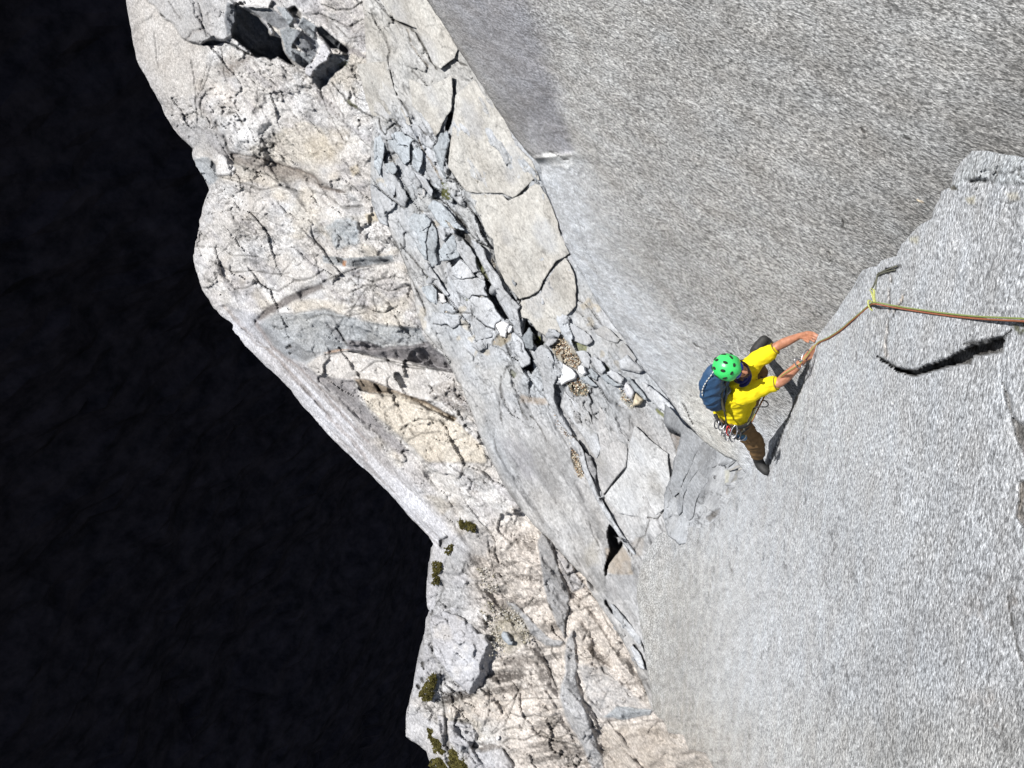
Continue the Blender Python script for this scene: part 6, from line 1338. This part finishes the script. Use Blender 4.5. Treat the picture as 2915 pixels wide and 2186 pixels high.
# trousers, both legs
bm = bmesh.new()
chain(bm, [((2086, 1190, 7.36), .118), ((2098, 1205, 7.42), .110), ((2120, 1228, 7.50), .094), ((2146, 1256, 7.60), .084), ((2154, 1276, 7.72), .072), ((2158, 1292, 7.82), .062)])
chain(bm, [((2104, 1184, 7.38), .115), ((2130, 1130, 7.35), .095), ((2160, 1064, 7.25), .080), ((2154, 1030, 7.38), .066), ((2151, 1014, 7.46), .058)])
remeshed('trousers', bm, M_pants, person, 0.0075, 4, folds(0.014, 0.075, (0.55, 0.7, 0.45), 2.2, 11))
for pts in ([((2157, 1290, 7.82), .048), ((2158, 1308, 7.94), .050), ((2166, 1326, 7.94), .049), ((2180, 1341, 7.90), .043)],
            [((2151, 1014, 7.46), .047), ((2150, 1000, 7.52), .050), ((2162, 984, 7.50), .051), ((2175, 968, 7.47), .046)]):
    bt = bmesh.new(); chain(bt, pts); up_b = remeshed('boot', bt, M_boot, person, 0.007, 3)
    so = bmesh.new(); off = W(0, 0, 1) * 0
    p1, p2 = w(pts[1][0]), w(pts[3][0]); dn = WD((0.25, 0.35, 0.9)).normalized() if pts[0][0][1] > 1200 else WD((0.3, -0.3, 0.9)).normalized()
    chainp = [p1 + dn * .022, (p1 + p2) / 2 + dn * .026, p2 + dn * .012]
    for a_, b_ in zip(chainp[:-1], chainp[1:]): cone_bm(so, a_, .041, b_, .040)
    remeshed('sole', so, M_sole, up_b, 0.008, 3)
# helmet
hel = HC + hu * .042 - hf * .014
bm = bmesh.new(); ell_bm(bm, hel, (hf, hl, hu), (.122, .114, .116), 4)
dele = [v for v in bm.verts if (v.co - hel).dot(hu) < -.030 - 0.12 * (v.co - hel).dot(hf)]
bmesh.ops.delete(bm, geom=dele, context='VERTS')
for v in bm.verts:
    q = v.co - hel; ang = math.atan2(q.dot(hl), q.dot(hf)); v.co += q.normalized() * 0.0035 * math.cos(ang * 6) * max(0, 1 - abs(q.dot(hu)) / .12)
bmesh.ops.solidify(bm, geom=bm.faces[:], thickness=0.012)
hm = bm_obj('helmet', bm, M_helm, person)
def on_helm(lat, lon):
    la, lo = math.radians(lat), math.radians(lon)
    d_ = hu * math.sin(la) + (hf * math.cos(lo) + hl * math.sin(lo)) * math.cos(la)
    p = hel + hf * d_.dot(hf) * .122 + hl * d_.dot(hl) * .114 + hu * d_.dot(hu) * .116
    n = (hf * d_.dot(hf) / .122 + hl * d_.dot(hl) / .116 + hu * d_.dot(hu) / .118).normalized()
    return p, n
for lat, lon, a_, b_ in ((62, 40, .017, .010), (62, -40, .017, .011), (62, 140, .018, .011), (62, -140, .018, .011), (30, 62, .018, .008), (30, -62, .018, .008), (32, 105, .019, .008), (32, -108, .019, .008),
                         (30, 20, .014, .008), (30, -20, .014, .008), (34, 155, .015, .008), (34, -155, .015, .008), (8, -85, .012, .007), (8, 85, .012, .007), (8, 180, .014, .007)):
    p, n = on_helm(lat, lon); t = n.cross(hu).normalized() if abs(n.dot(hu)) < .98 else hl; u_ = t.cross(n)
    if lat > 50: t, u_ = (hf - n * hf.dot(n)).normalized(), n.cross((hf - n * hf.dot(n)).normalized())
    bm = bmesh.new(); ell_bm(bm, p, (t, u_, n), (a_ * 1.3, b_ * 1.25, .0085), 2); bm_obj('vent', bm, M_vent, hm)
# sunglasses, hair, neck gaiter
gl = None
for s_ in (1, -1):
    bm = bmesh.new(); nrm = (hf * 0.93 + hl * s_ * 0.36).normalized(); tt = hu.cross(nrm).normalized()
    ell_bm(bm, HC + hf * .088 + hl * .035 * s_ + hu * .006, (nrm, tt, hu), (.014, .037, .028), 3); bm_obj('sunglass_lens', bm, M_lens, person)
    tube_obj('glasses_arm', [HC + hf * .078 + hl * .066 * s_ + hu * .010, HC + hl * .084 * s_ + hu * .006], .004, M_web, person, k=3)
rg = random.Random(5); bm = bmesh.new()
for i in range(90):
    th = rg.uniform(-2.6, 2.6); st_ = HC - hf * math.cos(th) * .080 * (1 if abs(th) < 1.6 else -0.9) + hl * math.sin(th) * .080 - hu * .02
    if rg.random() < 0.5:
        s1 = rg.uniform(-1, 1); st_ = HC + hf * (.085 - .05 * abs(s1)) + hl * .07 * s1 - hu * rg.uniform(.07, .10)      # beard
        tube_bm(bm, [st_, st_ - hu * .025 + hf * .012, st_ - hu * rg.uniform(.04, .06) + hf * .004 + hl * rg.uniform(-.01, .01)], [.006, .005, .002], 5)
    else:
        e_ = rg.uniform(.07, .13)
        tube_bm(bm, [st_, st_ - hu * e_ * .5 + hl * rg.uniform(-.015, .015), st_ - hu * e_ + hl * rg.uniform(-.03, .03) + hf * rg.uniform(-.02, .03)], [.007, .006, .002], 5)
bm_obj('hair', bm, M_hair, person)
bm = bmesh.new(); nb = HC - hu * .115
for k in range(3):
    c0 = nb.lerp(w((2116, 1082, 7.0)), k * 0.33); tube_bm(bm, [c0 + (hf * math.cos(t) + hl * math.sin(t)) * (.066 + .004 * k) for t in [2 * math.pi * j / 24 for j in range(24)]], .017, 8, True)
bm_obj('neck_gaiter', bm, M_gait, person)
# chest and shoulder straps of the pack, harness
zt = lambda z: z
def strapt(name, pts, r_, mat, parent, flat=0.35): return tube_obj(name, [w(p) for p in pts], r_, mat, parent, flat=flat)
har = empty('harness', w((2090, 1205, 7.3))); har.parent = person; har.matrix_parent_inverse = person.matrix_world.inverted()
har.name = 'harness'
tube_obj('belt', [w(p) for p in ((2036, 1180, 7.22), (2046, 1200, 7.17), (2066, 1213, 7.16), (2092, 1217, 7.17), (2116, 1214, 7.22), (2134, 1202, 7.28), (2142, 1186, 7.38))], .018, M_web, har, flat=0.9)
tube_obj('leg_loop', [w(p) for p in ((2098, 1246, 7.50), (2106, 1238, 7.38), (2118, 1226, 7.34), (2132, 1214, 7.38), (2138, 1206, 7.46))], .014, M_web, har, flat=0.8)
tube_obj('tie_in_loop', [w(p) for p in ((2151, 1164, 7.05), (2144, 1180, 7.12), (2134, 1200, 7.2), (2122, 1216, 7.26), (2110, 1232, 7.33))], .006, M_cord, har)
tube_obj('tie_in_loop', [w(p) for p in ((2146, 1162, 7.05), (2139, 1180, 7.12), (2129, 1200, 7.2))], .006, M_web, har)
gr = 'rack of gear on the climbing harness'
lp = lambda nm, pts, r_, m_, lab, cat: tag(tube_obj(nm, [w(p) for p in pts], r_, m_), lab, cat)
lp('cord_loop', [(2148, 1160, 7.02), (2165, 1158, 6.98), (2180, 1158, 6.98), (2187, 1152, 6.98), (2182, 1142, 6.98), (2172, 1140, 7.0)], .0055, M_web, 'black loop of cord sticking out under the near arm', 'cord')
lp('cord_loop', [(2150, 1080, 7.0), (2158, 1084, 6.96), (2166, 1084, 6.95), (2170, 1075, 6.95), (2164, 1072, 6.96)], .006, M_web, 'small black cord loop between the two arms', 'cord')
gl_ = [(2040, 1206, 7.1, M_gunm, 'dark carabiner at the rear end of the gear rack'), (2050, 1211, 7.08, M_metal, 'silver carabiner second from the rear of the rack'), (2062, 1221, 7.08, M_metal, 'silver carabiner left of the red one on the harness'),
       (2074, 1226, 7.05, M_redm, 'red carabiner in the middle of the gear rack'), (2070, 1240, 7.06, M_metal, 'lowest silver carabiner hanging under the red one'),
       (2090, 1228, 7.03, M_metal, 'large bright carabiner right of the red one'), (2084, 1244, 7.08, M_metal, 'silver carabiner dangling below the bright large one'), (2102, 1238, 7.08, M_gunm, 'dark carabiner beside the blue belay device')]
for i, (x, y, z, m_, lab) in enumerate(gl_):
    a = 0.25 * math.sin(i * 2.3); carabiner(x, y, z, (a, 1, 0.2), (1, -a + 0.2 * math.cos(i * 1.7), 0.5 * math.sin(i)), m_, lab, gr, 0.042 if i != 5 else 0.055, 0.022 if i != 5 else 0.03)
bd = empty('belay_device', w((2112, 1244, 7.1))); tag(bd, 'blue grey belay device hanging lowest on the harness', 'climbing gear')
bm = bmesh.new(); cone_bm(bm, w((2100, 1242, 7.12)), .020, w((2118, 1246, 7.12)), .028); remeshed('device_body', bm, M_bluem, bd, .006, 2)
tube_obj('keeper_cable', [w((2098, 1248, 7.1)), w((2108, 1254, 7.08)), w((2120, 1248, 7.08)), w((2124, 1238, 7.1))], .004, M_metal, bd)
# nut set: wires with small heads
for i in range(5):
    x0, y0 = 2054 + 7 * i, 1224 + 3 * (i % 2)
    e = empty('climbing_nut', w((x0, y0, 7.1))); tag(e, ['rearmost small nut on a wire hanging from the harness', 'second small nut on a wire counting from the rear', 'third small nut on a wire beside the red carabiner', 'fourth small nut on a wire under the red carabiner', 'foremost small nut on a wire near the large bright carabiner'][i], 'climbing gear', 'climbing nuts on the harness')
    tube_obj('wire', [w((x0, y0 - 10, 7.1)), w((x0 + 1, y0, 7.09)), w((x0 - 1 + i % 3, y0 + 12, 7.1))], .0025, M_metal, e, k=3)
    bm = bmesh.new(); bmesh.ops.create_cube(bm, size=1, matrix=Matrix.Translation(w((x0 - 1 + i % 3, y0 + 13, 7.1))) @ Matrix.Diagonal((.016, .012, .02, 1))); bmesh.ops.bevel(bm, geom=bm.edges[:], offset=.003, segments=1, affect='EDGES'); bm_obj('nut_head', bm, M_gunm if i % 2 else M_metal, e)

# backpack
pk = empty('backpack', w((2030, 1105, 7.0))); tag(pk, 'small blue backpack worn on the back of the climber', 'backpack')
bm = bmesh.new()
chain(bm, [((2036, 1066, 6.86), .085), ((2024, 1092, 6.95), .098), ((2024, 1122, 7.05), .100), ((2036, 1142, 7.13), .088)])
chain(bm, [((2050, 1072, 6.92), .080), ((2046, 1105, 7.02), .085), ((2046, 1140, 7.14), .080)])
remeshed('pack_bag', bm, M_pack, pk, 0.008, 6, folds(0.016, 0.08, (0.6, 0.5, 0.3), 2.4, 21))
crd = [w(p) for p in ((2038, 1046, 6.74), (2026, 1066, 6.77), (2014, 1082, 6.82), (2004, 1098, 6.86), (1999, 1114, 6.93), (2000, 1130, 6.98))]
sp = spline(crd, 6); bm = bmesh.new()
for i in range(0, len(sp) - 2, 3): tube_bm(bm, sp[i:i + 3], .0052, 6)
bm_obj('piping', bm, M_refl, pk)
strapt('shoulder_strap', ((2070, 1078, 6.86), (2058, 1098, 6.90), (2052, 1124, 6.96), (2056, 1150, 7.03), (2062, 1168, 7.08)), .022, M_strap, pk, 0.6)
strapt('shoulder_strap', ((2062, 1088, 6.86), (2066, 1108, 6.93), (2062, 1130, 6.98), (2062, 1168, 7.07), (2066, 1190, 7.10), (2068, 1216, 7.13)), .012, M_web, pk, 0.5)
strapt('compression_strap', ((2075, 1100, 6.90), (2080, 1112, 6.93), (2070, 1125, 6.95), (2068, 1135, 6.98)), .008, M_web, pk, 0.5)
